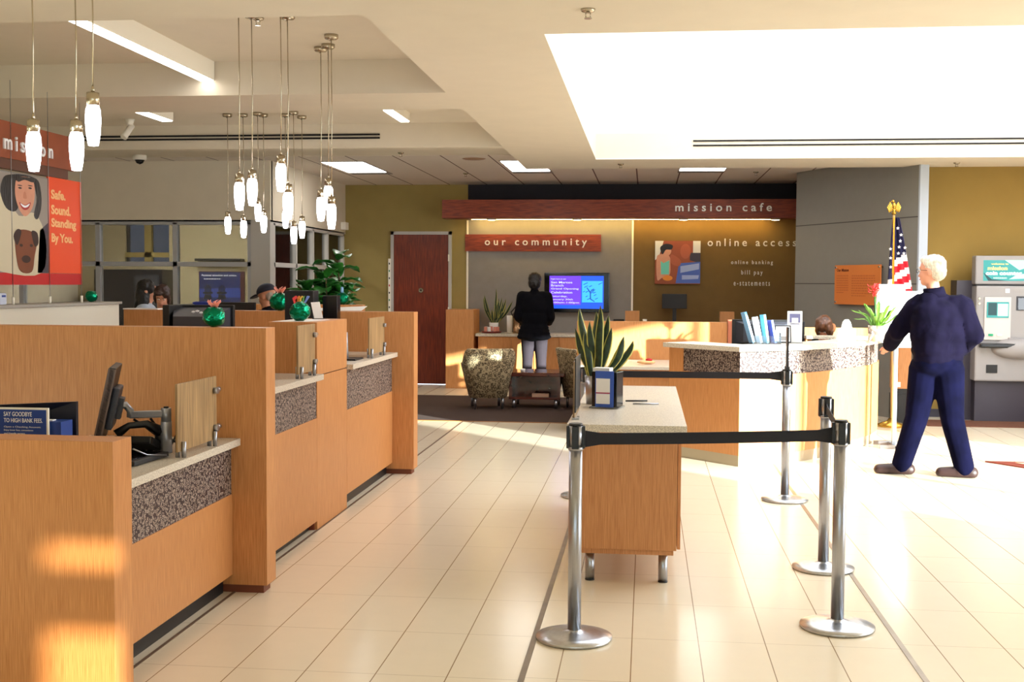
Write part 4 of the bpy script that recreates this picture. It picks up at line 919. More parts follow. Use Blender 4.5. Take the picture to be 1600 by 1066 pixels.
def fpt(u, v):
    v2 = v**.8; xl = fx-.035-.09*v2; xr = fx+.03+.26*v**.9; x = xl+(xr-xl)*u
    y = fy-.035-.022*v - .028*(.3+v)*math.sin(u*21+.8*v) - .02*math.sin(u*9)
    return Vector((x, y, ztop-(ztop-zbot)*v + .02*u*math.sin(3*v)))
for j in range(NV+1): rows.append([bm.verts.new(fpt(i/NU, j/NV)) for i in range(NU+1)])
for j in range(NV):
    for i in range(NU):
        u, v = (i+.5)/NU, (j+.5)/NV; p = fpt(u, v); f = bm.faces.new((rows[j][i], rows[j][i+1], rows[j+1][i+1], rows[j+1][i])); f.smooth = True
        gold_u = abs((p.x-(fx-.028+.01*v)))
        if gold_u < .011: f.material_index = 3
        else:
            line = p.z + .55*(fx+.02-p.x) if p.x > fx-.03 else p.z + .0
            if p.x > fx-.03:
                s = (line-1.97); f.material_index = 0 if s > 0 else (2 if int(-s/.085) % 2 == 0 else 1)
            else:
                s = p.z-1.72; f.material_index = 0 if s > 0 else (2 if int(-s/.08) % 2 == 0 else 1)
o = obj('cloth', bm, [mat('flag_blue', (22, 20, 62), .8), mat('flag_red', (206, 24, 44), .75), mat('flag_white', (244, 236, 232), .8), mat('fringe', (236, 160, 30), .6)], t); solid(o, .003)
bm = MBv()
def star(c, r):
    ps = [bm.verts.new((c[0]+r*(1 if k % 2 == 0 else .42)*math.sin(PI*k/5), c[1], c[2]+r*(1 if k % 2 == 0 else .42)*math.cos(PI*k/5))) for k in range(10)]; bm.faces.new(ps)
SX = [((px-1398)/129.6, 1.652-(py-448.5)/129.6*1.0) for px, py in ((1405, 373), (1404, 382), (1402.5, 391), (1411, 392), (1401.5, 400.5), (1409.5, 400.5), (1401, 409.5), (1400, 363), (1390, 394), (1390.5, 407.5), (1391, 421))]
bm.free()
for a, b in SX: bm = MBv(); star((fx+a-.012, fy-.115, b), .021); obj('star', bm, mat('flag_white', (244, 236, 232), .8), o)

# ------------------------------------------------------------------ coin machine
ay = 14.95
t = thing('coin_machine', 'grey self-service coin counting machine against the ochre wall', 'machine', (4.4, ay, 0))
part_box('plinth', t, atm_d, 3.98, 4.95, ay-.1, 15.3, 0, .50); part_box('rear_case', t, atm_d, 3.78, 4.97, ay+.06, 15.3, 0, 1.72)
bm = MBv(); box(bm, 3.955, 4.97, ay-.16, ay+.06, .50, 1.655, bev=.02); obj('front_shell', bm, atm_m, t)
bm = MBv(); box(bm, 3.955, 4.97, ay-.10, ay+.08, 1.672, 2.02, bev=.018); obj('top_sign', bm, atm_m, t)
part_box('gap', t, black, 3.97, 4.96, ay-.08, ay+.08, 1.655, 1.672)
O = (4.045, ay-.102, 1.715); bm = MBv()
sc2 = [mat('scr_teal', (40, 130, 130), .3, emit=.7), mat('scr_pale', (150, 210, 200), .3, emit=.8), mat('scr_white', (240, 250, 240), .3, emit=1.1), mat('scr_gold', (226, 200, 110), .3, emit=.9), mat('scr_dk', (16, 60, 66), .3, emit=.5)]
quad(bm, [Vector(O)+Vector((a, 0, b)) for a, b in ((0, 0), (.50, 0), (.50, .25), (0, .25))], 0)
for pts, mi in (([(0, .1), (.1, .02), (.3, 0), (.06, .0)], 4), ([(.25, .25), (.42, .13), (.5, .16), (.5, .25)], 1), ([(.3, .02), (.5, .03), (.5, .09), (.4, .08)], 1)): blob(bm, O, (1, 0, 0), (0, 0, 1), pts, 1, mi, False)
text_bm(bm, 'welcome to', (O[0]+.09, O[1]-.002, O[2]+.195), (1, 0, 0), (0, 0, 1), .20, .022, .001, 1, 3, .02); text_bm(bm, 'mission', (O[0]+.05, O[1]-.002, O[2]+.13), (1, 0, 0), (0, 0, 1), .23, .045, .001, 1, 3, .03)
text_bm(bm, 'coin counter', (O[0]+.03, O[1]-.002, O[2]+.07), (1, 0, 0), (0, 0, 1), .42, .045, .001, 1, 2, .03); greek(bm, (O[0]+.12, O[1]-.001, O[2]+.025), (1, 0, 0), (0, 0, 1), .26, .02, 1, 2)
obj('sign_screen', bm, sc2, t)
bm = MBv(); box(bm, 4.05, 4.36, ay-.178, ay-.158, 1.0, 1.52, bev=.008); obj('panel', bm, mat('machine_pale', (198, 194, 192), .4), t)
bm = MBv(); box(bm, 4.075, 4.33, ay-.186, ay-.178, 1.27, 1.46); box(bm, 4.09, 4.19, ay-.188, ay-.186, 1.30, 1.45, mi=1); box(bm, 4.2, 4.32, ay-.188, ay-.186, 1.29, 1.44, mi=2); obj('touch_screen', bm, [sc2[0], sc2[4], sc2[1]], t)
for x, m_ in ((4.10, mat('key_green', (0, 160, 110), .4)), (4.20, white)): bm = MBv(); box(bm, x, x+.055, ay-.19, ay-.176, 1.05, 1.075, bev=.003); obj('button', bm, m_, t)
bm = MBv(); box(bm, 4.42, 4.56, ay-.168, ay-.158, 1.36, 1.53, bev=.004); box(bm, 4.44, 4.54, ay-.172, ay-.168, 1.37, 1.51, mi=1); obj('receipt_slot', bm, [dgrey, acr], t)
bm = MBv(); lathe(bm, [(.0, -.012), (.24, -.01), (.26, 0)], (0, 0, 0), 40)
bmesh.ops.transform(bm, matrix=Matrix.Translation((4.60, ay-.158, 1.12)) @ Matrix.Rotation(PI/2, 4, 'X'), verts=bm.verts)
bmesh.ops.bisect_plane(bm, geom=bm.verts[:]+bm.edges[:]+bm.faces[:], plane_co=(0, 0, .955), plane_no=(0, 0, 1), clear_inner=True); obj('coin_hood', bm, dgrey, t)
bm = MBv(); box(bm, 4.33, 4.40, ay-.2, ay-.16, .96, 1.03, bev=.004); obj('coin_chute', bm, atm_m, t)
bm = MBv(); box(bm, 3.99, 4.97, ay-.26, ay-.16, .905, .965, bev=.02); obj('shelf_rail', bm, blk_gloss, t)
bm = MBv(); ell(bm, (4.45, ay-.17, .90), (.31, .10, .13)); obj('bowl', bm, atm_m, t)
bm = MBv(); box(bm, 4.09, 4.22, ay-.168, ay-.158, .60, .70, bev=.002); obj('reject_slot', bm, black, t)
for z in (1.50, 1.44): bm = MBv(); cone(bm, (3.99, ay-.16, z), (3.99, ay-.175, z), .014); obj('lock', bm, chrome, t)
bm = MBv(); box(bm, 4.29, 4.34, ay-.165, ay-.158, 1.57, 1.62); obj('label_plate', bm, paper, t)
bm = MBv()
for k in range(14):
    a = 2*PI*k/14; b = Vector((5.0, 13.6, .62)); blade(bm, b, b + Vector((.62*math.cos(a), .5*math.sin(a), R.uniform(-.1, .45))), .06, (0, 0, .15), margin=False, twist=a+PI/2)
t2 = thing('floor_plant', 'floor plant with green strap leaves at the right edge before the coin machine', 'plant', (5.0, 13.6, 0)); o = obj('leaves', bm, leaf, t2); solid(o)
bm = MBv(); lathe(bm, [(.15, 0), (.2, .6), (.18, .6)], (5.0, 13.6, 0), 24); obj('pot', bm, steel, t2)
bm = MBv(); prism(bm, [(3.17, 11.42), (5.2, 11.42), (5.2, 9.9), (4.3, 9.9)], 0, .012); prism(bm, [(3.42, 11.34), (5.2, 11.34), (5.2, 10.0), (4.35, 10.0)], .012, .014, mi=1)
single('entrance_mat', bm, [mat('mat_edge', (120, 40, 16), .8), mat('mat_field', (224, 196, 150), .95, noise_amt=.3, noise_scale=90)], 'tan entrance mat with rust red border on the tiles at the right', 'mat')

# ------------------------------------------------------------------ teller equipment
# big dark box monitor behind the second partition, with a small white emblem
t = thing('teller_monitor', 'dark box-backed teller monitor with white emblem, left of a green balloon weight', 'monitor', (-3.15, 8.0, 1.0))
bm = MBv(); box(bm, -3.30, -3.25, 7.75, 8.20, 1.12, 1.49, bev=.006); box(bm, -3.33, -2.88, 7.98, 8.02, 1.12, 1.487, bev=.004); obj('screen', bm, black, t)
bm = MBv(); vs = box(bm, -3.31, -2.90, 7.62, 7.98, 1.14, 1.47)
for v in vs:
    if v.co.y < 7.7: v.co.x = -3.02 + (v.co.x+3.10)*.72; v.co.z = 1.28 + (v.co.z-1.30)*.80
obj('back', bm, dgrey, t)
bm = MBv()
for k in range(4): ell(bm, (-3.06+.028*k, 7.70, 1.445+.006*math.sin(k*2)), (.017, .004, .008), sub=1)
obj('emblem', bm, wht, t)
part_box('stand', t, black, -3.18, -2.95, 7.75, 7.95, .99, 1.14); 
t = thing('flat_monitor', 'thin black monitor top edge seen behind the far partition by the two tellers', 'monitor', (-3.95, 10.9, 1.0))
part_box('screen', t, black, -4.12, -3.72, 10.9, 10.94, 1.05, 1.455, bev=.005); part_box('stand', t, black, -3.96, -3.88, 10.94, 10.98, .75, 1.1)
t = thing('office_chair', 'tall blue office chair beside the teller with side swept hair', 'chair', (-4.28, 11.0, 0))
part_box('backrest', t, mat('chair_blue', (22, 40, 130), .7), -4.44, -4.16, 11.12, 11.2, .85, 1.455, bev=.03); part_box('seat', t, mat('chair_blue', (22, 40, 130), .7), -4.48, -4.10, 10.78, 11.14, .72, .80, bev=.03)
bm = MBv(); cone(bm, (-4.28, 11.0, 0.02), (-4.28, 11.0, .74), .025); cone(bm, (-4.28, 11.0, 0), (-4.28, 11.0, .03), .2, n=20); obj('base', bm, steel, t)
t = thing('teller_shelf', 'long low desk behind the teller counters carrying monitors', 'desk', (-3.2, 8, 0))
part_box('top', t, wood, -3.45, -2.96, 6.13, 9.91, .955, .99); part_box('side', t, wood, -3.40, -3.38, 6.13, 9.91, 0, .955)
# near station
t = thing('arm_monitor', 'black tilted monitor seen side on, on a silver arm at the near teller station', 'monitor', (-2.5, 5.3, .83))
Mq = Matrix.Translation((-2.535, 5.32, 1.06)) @ Matrix.Rotation(.36, 4, 'Z') @ Matrix.Rotation(.21, 4, 'Y')
bm = MBv(); box(bm, -.022, .010, -.19, .19, -.165, .195, bev=.006, M=Mq); obj('screen', bm, black, t)
bm = MBv(); box(bm, .010, .042, -.12, .12, -.10, .10, bev=.01, M=Mq); box(bm, .042, .065, -.05, .05, -.05, .05, M=Mq); obj('back', bm, dgrey, t)
bm = MBv(); box(bm, -.024, .012, -.19, -.186, -.16, .19, M=Mq); obj('edge', bm, mat('bezel_brown', (96, 76, 66), .4), t)
t = thing('monitor_arm', 'jointed silver monitor arm clamped at the near teller counter', 'monitor arm', (-2.3, 5.4, .83))
bm = MBv(); tube(bm, [(-2.50, 5.33, 1.055), (-2.47, 5.36, 1.06), (-2.455, 5.38, 1.03), (-2.455, 5.38, 1.0)], .018, 12); obj('elbow', bm, mat('arm_silver', (170, 172, 180), .35, .6), t)
bm = MBv(); box(bm, -.0, .17, -.016, .016, -.016, .018, bev=.006, M=Matrix.Translation((-2.46, 5.38, 1.01)) @ Matrix.Rotation(-.04, 4, 'Y') @ Matrix.Rotation(.1, 4, 'Z')); obj('beam', bm, mat('arm_silver', (170, 172, 180), .35, .6), t)
bm = MBv(); cone(bm, (-2.285, 5.4, .98), (-2.285, 5.4, 1.045), .024, n=18); cone(bm, (-2.285, 5.4, .83), (-2.285, 5.4, .98), .028, .026, 18); cone(bm, (-2.285, 5.4, 1.045), (-2.285, 5.4, 1.052), .012, n=12, mi=1); obj('post', bm, [mat('arm_silver', (170, 172, 180), .35, .6), black], t)
bm = MBv(); tube(bm, [(-2.44, 5.38, .99), (-2.40, 5.40, .96), (-2.33, 5.42, .90), (-2.27, 5.42, .86), (-2.24, 5.42, .92)], .006, 8); tube(bm, [(-2.36, 5.39, .995), (-2.32, 5.41, .93), (-2.25, 5.42, .88), (-2.22, 5.43, .93), (-2.24, 5.44, .97)], .006, 8); obj('cable', bm, black, t)
t = thing('desk_phone', 'black desk telephone with handset beside the monitor arm', 'telephone', (-2.42, 5.35, .83))
Mq = Matrix.Translation((-2.40, 5.38, .87)) @ Matrix.Rotation(-.35, 4, 'X')
bm = MBv(); box(bm, -.10, .09, -.1, .1, -.02, .02, bev=.01, M=Mq); obj('base', bm, black, t)
bm = MBv(); tube(bm, [(-2.49, 5.30, .925), (-2.44, 5.33, .965), (-2.37, 5.37, .97), (-2.31, 5.40, .93)], [.024, .016, .018, .028], 12); ell(bm, (-2.315, 5.41, .90), (.03, .03, .045)); obj('handset', bm, black, t)
t = thing('keyboard', 'black keyboard lying at the near teller counter by the phone', 'keyboard', (-2.33, 5.2, .83))
Mq = Matrix.Translation((-2.335, 5.13, .845)) @ Matrix.Rotation(-.08, 4, 'Z')
bm = MBv(); box(bm, -.12, .10, -.16, .16, -.014, .008, bev=.004, M=Mq); obj('body', bm, black, t); bm = MBv()
for i in range(5):
    for j in range(12): box(bm, -.11+.038*i, -.08+.038*i, -.15+.025*j, -.13+.025*j, .008, .014, M=Mq)
obj('keys', bm, blk_gloss, t)
bm = MBv(); tube(bm, [(-2.28, 5.02, .90), (-2.26, 5.12, .86), (-2.20, 5.2, .85)], .004, 6); single('stylus_cord', bm, steel, 'thin silver cord on the keyboard of the near teller station', 'cord')
bm = MBv(); box(bm, -2.75, -2.5, 5.35, 5.7, .83, .86, bev=.004); single('card_reader', bm, blk_gloss, 'flat black reader beside the tilted monitor base', 'reader')
# literature display
t = thing('literature_display', 'dark navy countertop display box behind the nearest partition', 'display', (-2.65, 4.8, .83))
yS = 4.80
bm = MBv(); quad(bm, [(-3.15, yS, .90), (-2.445, yS+.02, .90), (-2.445, yS+.02, 1.13), (-3.15, yS-.10, 1.10)]); ret = bmesh.ops.extrude_face_region(bm, geom=bm.faces[:])
bmesh.ops.translate(bm, verts=[v for v in ret['geom'] if isinstance(v, bmesh.types.BMVert)], vec=(0, .02, 0)); obj('case', bm, mat('case_navy', (12, 12, 30), .4), t)
bm = MBv(); box(bm, -3.1, -2.45, 4.76, 4.84, .828, .90); obj('base', bm, acr, t)
bm = MBv(); box(bm, -2.585, -2.452, 4.70, 4.80, .95, 1.055); obj('card_box', bm, blue, t)
bm = MBv(); greek(bm, (-2.55, 4.699, 1.025), (1, 0, 0), (0, 0, 1), .08, .012, 1, 0, .6); box(bm, -2.53, -2.505, 4.73, 4.76, 1.035, 1.06, mi=0); obj('card_print', bm, wht, t)
t = thing('fee_placard', 'blue white-edged placard about high bank fees standing behind the nearest partition', 'placard', (-2.75, 4.68, .83))
bm = MBv(); box(bm, -2.87, -2.495, 4.675, 4.685, .88, 1.116); obj('edge', bm, white, t)
bm = MBv(); box(bm, -2.862, -2.503, 4.672, 4.675, .89, 1.108); obj('card', bm, blue, t)
bm = MBv(); text_bm(bm, 'SAY GOODBYE', (-2.69, 4.671, 1.080), (1, 0, 0), (0, 0, 1), .125, .019, .001, 1, 0, .006); text_bm(bm, 'TO HIGH BANK FEES.', (-2.69, 4.671, 1.054), (1, 0, 0), (0, 0, 1), .172, .018, .001, 1, 0, .006)
for k, s in enumerate(('Open a Checking Account.', 'Enjoy lower fees, convenience', 'and friendly service.')): text_bm(bm, s, (-2.69, 4.671, 1.030-.014*k), (1, 0, 0), (0, 0, 1), (.165, .13, .095)[k], .009, .0006, 1, 0)
obj('print', bm, wht, t)
# station two and three items
bm = MBv(); box(bm, -2.50, -2.36, 7.0, 7.2, 1.045, 1.20, bev=.004); single('tissue_box', bm, mat('box_tan', (176, 140, 72), .6), 'tan box on the middle teller counter beside the tall partition', 'box')
bm = MBv(); cone(bm, (-2.52, 6.95, 1.19), (-2.50, 7.0, 1.29), .07, .02, 18); single('desk_lamp_shade', bm, mat('beige_shade', (206, 188, 160), .5), 'pale round top just visible above the tan box at the middle counter', 'lamp'); bpy.data.objects['desk_lamp_shade'].name = 'lamp_shade'
t = thing('monitor_arm', 'upright silver monitor arm at the farthest teller counter', 'monitor arm', (-2.3, 8.75, 1.055))
bm = MBv(); cone(bm, (-2.30, 8.80, 1.06), (-2.30, 8.80, 1.27), .035, .028, 18); tube(bm, [(-2.40, 8.70, 1.27), (-2.36, 8.74, 1.285), (-2.31, 8.78, 1.27)], .022, 10); tube(bm, [(-2.37, 8.66, 1.26), (-2.36, 8.68, 1.15), (-2.31, 8.70, 1.07)], .014, 8); obj('arm', bm, mat('arm_silver', (170, 172, 180), .35, .6), t)
bm = MBv(); box(bm, -2.33, -2.20, 8.75, 9.0, 1.055, 1.068); obj('base', bm, black, t)

def balloon(x, y, z, r, label, bits=True):
    t = thing('balloon_weight', label, 'decoration', (x, y, z), 'green foil balloon weights')
    bm = MBv(); ell(bm, (x, y, z+r*.92), (r, r, r*.92), sub=4)
    for v in bm.verts:
        d = v.co - Vector((x, y, z+r*.92)); k = 1 + .13*noise.noise(d*60) + .07*abs(math.sin(9*math.atan2(d.y, d.x)))*max(0, d.z/r)
        v.co = Vector((x, y, z+r*.92)) + d*k
    for v in bm.verts: v.co.z = max(v.co.z, z)
    obj('foil_body', bm, teal, t)
    if bits:
        bm = MBv()
        for k in range(5):
            a = k*1.3; blade(bm, (x, y, z+r*1.7), (x+r*.6*math.cos(a), y+r*.5*math.sin(a), z+r*2.5), r*.5, (0, 0, 0), n=4, margin=False, twist=a)
        o = obj('ribbon', bm, mat('ribbon_pink', (244, 150, 130), .4), t); solid(o, .001)
balloon(-2.29, 6.05, 1.41, .058, 'green foil balloon weight with pink ribbon on the second partition, beside the dark monitor')
balloon(-2.33, 7.75, 1.387, .07, 'biggest green foil balloon weight, on the wood tower by the white receipt', bits=False)
balloon(-3.19, 10.0, 1.40, .085, 'green foil balloon weight with pink and white ribbon near the man in the cap')
balloon(-3.42, 13.0, 1.40, .075, 'small green foil balloon weight with blue tip in front of the leafy plant', bits=False)
balloon(-4.63, 9.42, 1.475, .05, 'tiny dark green foil balloon weight on the pale half wall right of the banner', bits=False)
bm = MBv(); cone(bm, (-3.42, 13.0, 1.53), (-3.42, 13.0, 1.60), .02, .014, 12); single('bottle_cap', bm, mat('pale_blue_plastic', (140, 180, 230), .3), 'pale blue tip above the far green balloon weight', 'tip')
t = thing('promo_box', 'black box with rainbow coloured emblem behind the wood tower', 'box', (-2.55, 8.9, 1.055))
part_box('case', t, black, -2.83, -2.60, 9.0, 9.16, .99, 1.585, bev=.004)
bm = MBv()
for k, c in enumerate(((230, 70, 70), (240, 140, 60), (240, 210, 90), (120, 200, 120), (120, 150, 220))):
    blob(bm, (-2.78, 8.999, 1.47), (1, 0, 0), (0, 0, 1), [(.012+.025*k, .055-.02*math.sin(k)), (.04+.025*k, .075), (.055+.025*k, .07), (.05+.018*k, .02), (.03+.018*k, .0)], 1, k, False)
obj('emblem', bm, [mat('rb%d' % k, c, .5) for k, c in enumerate(((230, 70, 70), (240, 140, 60), (240, 210, 90), (120, 200, 120), (120, 150, 220)))], t)
bm = MBv(); box(bm, -2.58, -2.46, 9.2, 9.3, .99, 1.545, bev=.004); single('receipt_printer', bm, blk_gloss, 'dark printer just right of the rainbow marked box', 'printer')
bm = MBv(); quad(bm, [(-2.375, 8.25, 1.39), (-2.31, 8.25, 1.39), (-2.35, 8.30, 1.51), (-2.415, 8.30, 1.505)]); o = single('receipt', bm, paper, 'curled white paper slip standing on the wood tower', 'paper'); solid(o, .002)
bm = MBv(); box(bm, -2.38, -2.30, 8.22, 8.30, 1.387, 1.392); single('paper_clip_base', bm, black, 'flat black holder under the curled white paper slip', 'holder'); bpy.data.objects['paper_clip_base'].name = 'slip_holder'
bm = MBv(); prism(bm, [(-2.48, 7.62), (-2.27, 7.66), (-2.22, 8.1), (-2.45, 8.2)], 1.387, 1.389); single('paper_sheet', bm, paper, 'white sheet of paper lying on the wood tower', 'paper')
bm = MBv(); quad(bm, [(-2.85, 9.94, 1.405), (-2.45, 9.96, 1.408), (-2.42, 10.05, 1.445), (-2.84, 10.07, 1.425)]); o = single('paper_sheet', bm, paper, 'white curled sheet of paper on the farthest teller partition', 'paper'); solid(o, .002)
bm = MBv(); box(bm, -4.60, -4.28, 9.95, 10.07, 1.402, 1.412); single('paper_stack', bm, paper, 'white papers on the farthest partition below the two tellers', 'paper')
bm = MBv(); box(bm, -4.70, -4.62, 8.0, 8.09, 1.475, 1.56, bev=.012); box(bm, -4.62, -4.618, 8.02, 8.07, 1.53, 1.545, mi=1); single('alarm_clock', bm, [mat('clock_pale', (200, 206, 226), .4), blue], 'tiny pale blue device on the half wall below the banner', 'device')

# office behind the glass
t = thing('office_poster', 'dark blue poster of two chairs at dusk framed in dark red on the office wall', 'poster', (-6.9, YB, 1.5))
part_box('frame', t, mat('frame_maroon', (70, 16, 26), .4), -7.38, -6.60, YB-.03, YB-.002, 1.27, 1.82)
bm = MBv(); O = (-7.37, YB-.0305, 1.31)
quad(bm, [Vector(O)+Vector((a, 0, b)) for a, b in ((0, 0), (.70, 0), (.70, .50), (0, .50))], 0); blob(bm, O, (1, 0, 0), (0, 0, 1), [(.0, .08), (.7, .08), (.7, .24), (0, .22)], 1, 1, False)
for cx in (.14, .38):
    for k in range(5): blob(bm, O, (1, 0, 0), (0, 0, 1), [(cx-.05+.024*k, .12), (cx-.035+.024*k, .12), (cx-.032+.024*k, .29-.008*abs(k-2)**2), (cx-.05+.024*k, .29-.008*abs(k-2)**2)], 2, 2, False)
    blob(bm, O, (1, 0, 0), (0, 0, 1), [(cx-.08, .14), (cx+.09, .14), (cx+.09, .17), (cx-.08, .17)], 2, 2, False); blob(bm, O, (1, 0, 0), (0, 0, 1), [(cx-.07, .05), (cx+.08, .05), (cx+.06, .12), (cx-.05, .12)], 2, 2, False)
text_bm(bm, 'Personal attention and advice.', (O[0]+.04, O[1]-.002, O[2]+.43), (1, 0, 0), (0, 0, 1), .60, .032, .001, 1, 3, .02); greek(bm, (O[0]+.08, O[1]-.001, O[2]+.37), (1, 0, 0), (0, 0, 1), .48, .03, 1, 3)
obj('print', bm, [mat('dusk_blue', (24, 40, 100), .4), mat('dusk_mid', (40, 66, 150), .4), mat('dusk_dark', (8, 12, 34), .4), wht], t)
bm = MBv(); box(bm, -7.38, -6.60, YB-.22, YB-.01, 1.985, 2.03, bev=.01); single('wall_shelf', bm, black, 'dark shelf on the office wall above the dusk poster', 'shelf')
bm = MBv(); box(bm, -8.9, -7.75, 18.2, YB-.01, .0, 1.84, bev=.01); box(bm, -8.2, -7.8, 18.15, 18.2, .2, 1.75, mi=1); single('office_cupboard', bm, [mat('cupboard_navy', (16, 14, 26), .4), dgrey], 'large dark cupboard in the office behind the two tellers', 'cupboard')
bm = MBv(); box(bm, -5.95, -5.55, 18.4, YB-.01, 0, 2.3, bev=.01); single('brown_reflection', bm, cherry, 'tall reddish wood block standing in for a brown reflection in the office side glass', 'cupboard')  # made-up block, stands in for a brown reflection in the glazing
bm = MBv(); box(bm, -5.5, -5.2, YB-.03, YB-.003, 1.5, 2.1); single('white_reflection', bm, white, 'white panel standing in for a reflection in the office side glass', 'board')  # made-up panel, imitates a white reflection in the glazing

# fiddle leaf plant
t = thing('leafy_plant', 'big dark green fiddle leaf plant beside the pale side wall', 'plant', (-3.95, 14.3, 0))
px0, py0 = -3.95, 14.3
bm = MBv(); lathe(bm, [(.17, 0), (.22, .42), (.20, .42), (.19, .38)], (px0, py0, 0), 28); obj('pot', bm, dgrey, t)
bm = MBv(); rl = random.Random(21); bml = MBv()
def bigleaf(bm, b, d, L_, w):
    d = Vector(d).normalized(); s = d.cross(Vector((0, 0, 1))); s = s.normalized() if s.length > .1 else Vector((1, 0, 0)); n = s.cross(d).normalized(); rows = []
    for i in range(8):
        q = i/7; ww = w*(.25+1.5*q**.8)*(1-q**5)*.6 + .004; c = b + d*L_*q + n*(-.18*L_*q*q) + Vector((0, 0, -.05*q*q))
        rows.append([bm.verts.new(c + s*ww*k + n*(abs(k)*ww*.35 + .01*math.sin(q*14+k*3))) for k in (-1, -.5, 0, .5, 1)])
    for a, c in zip(rows, rows[1:]):
        for k in range(4): f = bm.faces.new((a[k], a[k+1], c[k+1], c[k])); f.smooth = True
for st in range(5):
    a0 = st*1.26; tip = Vector((px0+.26*math.cos(a0)*(.5+.5*(st % 2)), py0+.22*math.sin(a0), (1.98, 1.62, 1.78, 1.55, 1.7)[st])); b0 = Vector((px0, py0, .4))
    pts = [b0.lerp(tip, s) + Vector((.08*math.cos(a0), .08*math.sin(a0), 0))*math.sin(PI*s) for s in [k/8 for k in range(9)]]
    tube(bm, pts, [.02-.0017*k for k in range(9)], 8)
    for k in range(20):
        s = .36+.64*k/19; i = min(7, int(s*8)); p = pts[i].lerp(pts[i+1], s*8-i); a = k*2.4 + st
        e = rl.uniform(.1, 1.1)
        bigleaf(bml, p, (math.cos(a), math.sin(a), e), rl.uniform(.24, .34), rl.uniform(.13, .17))
for k in range(34):
    a = rl.uniform(-1.2, 1.2) + (0 if k % 3 else PI); b = Vector((px0+rl.uniform(-.2, .35), py0+rl.uniform(-.2, .2), rl.uniform(1.35, 1.6))); bigleaf(bml, b, (math.cos(a), math.sin(a)*.8-.3, rl.uniform(.4, 1.4)), rl.uniform(.15, .23), rl.uniform(.09, .13))
obj('trunk', bm, mat('bark', (90, 70, 50), .8), t); o = obj('foliage', bml, mat('fig_leaf', (52, 134, 50), .3, noise_amt=.35, noise_scale=5), t); solid(o, .002)
# small snake plant in the cafe
tips = [(R.uniform(-.16, .22), R.uniform(-.05, .05), R.uniform(.35, .62)) for k in range(13)] + [(.30, 0, .50), (.03, 0, .70), (-.17, 0, .55)]
snake_plant(-2.42, 18.60, .865, tips, .075, .16, 'small snake plant in a pale pot on the coffee counter', wid=.05, rr=random.Random(9))

# ------------------------------------------------------------------ people
def skinned(name, bm, m, parent, vox=.011, sm=6, mats=None):
    """one continuous surface from overlapping volumes"""
    o = obj(name, bm, m, parent)
    a = o.modifiers.new('r', 'REMESH'); a.mode = 'VOXEL'; a.voxel_size = vox; a.use_smooth_shade = True
    s = o.modifiers.new('s', 'SMOOTH'); s.iterations = sm; s.factor = .5
    bpy.context.view_layer.update()
    me = bpy.data.meshes.new_from_object(o.evaluated_get(bpy.context.evaluated_depsgraph_get()))
    old = o.data; o.modifiers.clear(); o.data = me; bpy.data.meshes.remove(old)
    for p in me.polygons: p.use_smooth = True
    return o
def cap(bm, a, b, ra, rb, n=14):
    a, b = Vector(a), Vector(b); cone(bm, a, b, ra, rb, n); ell(bm, a, (ra,)*3, sub=2); ell(bm, b, (rb,)*3, sub=2)
def chain(bm, pts, rs):
    for (a, b, ra, rb) in zip(pts, pts[1:], rs, rs[1:]): cap(bm, a, b, ra, rb)
def zr(a): return Euler((0, 0, a))
def face_head(bm, c, a, s=1.0, tilt=0.0):
    """skull, jaw, nose, lips, brows, ears; a = heading about z (0 looks to +y)"""
    q = Euler((-tilt, 0, a)) ; M3 = Matrix.Rotation(a, 3, 'Z') @ Matrix.Rotation(-tilt, 3, 'X')
    P = lambda x, y, z: Vector(c) + M3 @ (Vector((x, y, z))*s)
    def E_(p, r): 
        g = bmesh.ops.create_icosphere(bm, subdivisions=3, radius=1)
        for v in g['verts']: v.co = P(*p) + M3 @ (Vector((v.co.x*r[0], v.co.y*r[1], v.co.z*r[2]))*s)
    E_((0, -.01, .025), (.076, .096, .092)); E_((0, .030, -.035), (.058, .062, .075)); E_((0, .055, -.088), (.030, .030, .024)); E_((0, .080, -.02), (.013, .018, .026)); E_((0, .098, -.035), (.012, .012, .010))
    E_((0, .076, -.064), (.024, .014, .010)); E_((0, .074, .028), (.052, .014, .010)); E_((.03, .062, -.030), (.024, .022, .026)); E_((-.03, .062, -.030), (.024, .022, .026))
    for sx in (-1, 1): E_((sx*.077, -.005, -.010), (.010, .020, .032))
    return P, M3
def face_parts(parent, P, M3, s=1.0, lips=(170, 80, 76), brow=hair_k):
    for sx in (-1, 1):
        bm = MBv(); ell(bm, P(sx*.030, .082, .006), (.0125*s, .008*s, .0065*s), sub=2); e = obj('eye', bm, white, parent)
        bm = MBv(); ell(bm, P(sx*.030, .089, .006), (.0055*s,)*3, sub=2); obj('pupil', bm, hair_k, e)
        bm = MBv(); tube(bm, [P(sx*.014, .092, .026), P(sx*.03, .092, .031), P(sx*.048, .078, .025)], .0035*s, 6); obj('eyebrow', bm, brow, parent)
    bm = MBv(); tube(bm, [P(-.022, .084, -.064), P(-.008, .0925, -.062), P(.008, .0925, -.062), P(.022, .084, -.064)], .0042*s, 6); obj('lips', bm, mat('lip_%d' % lips[0], lips, .5), parent)
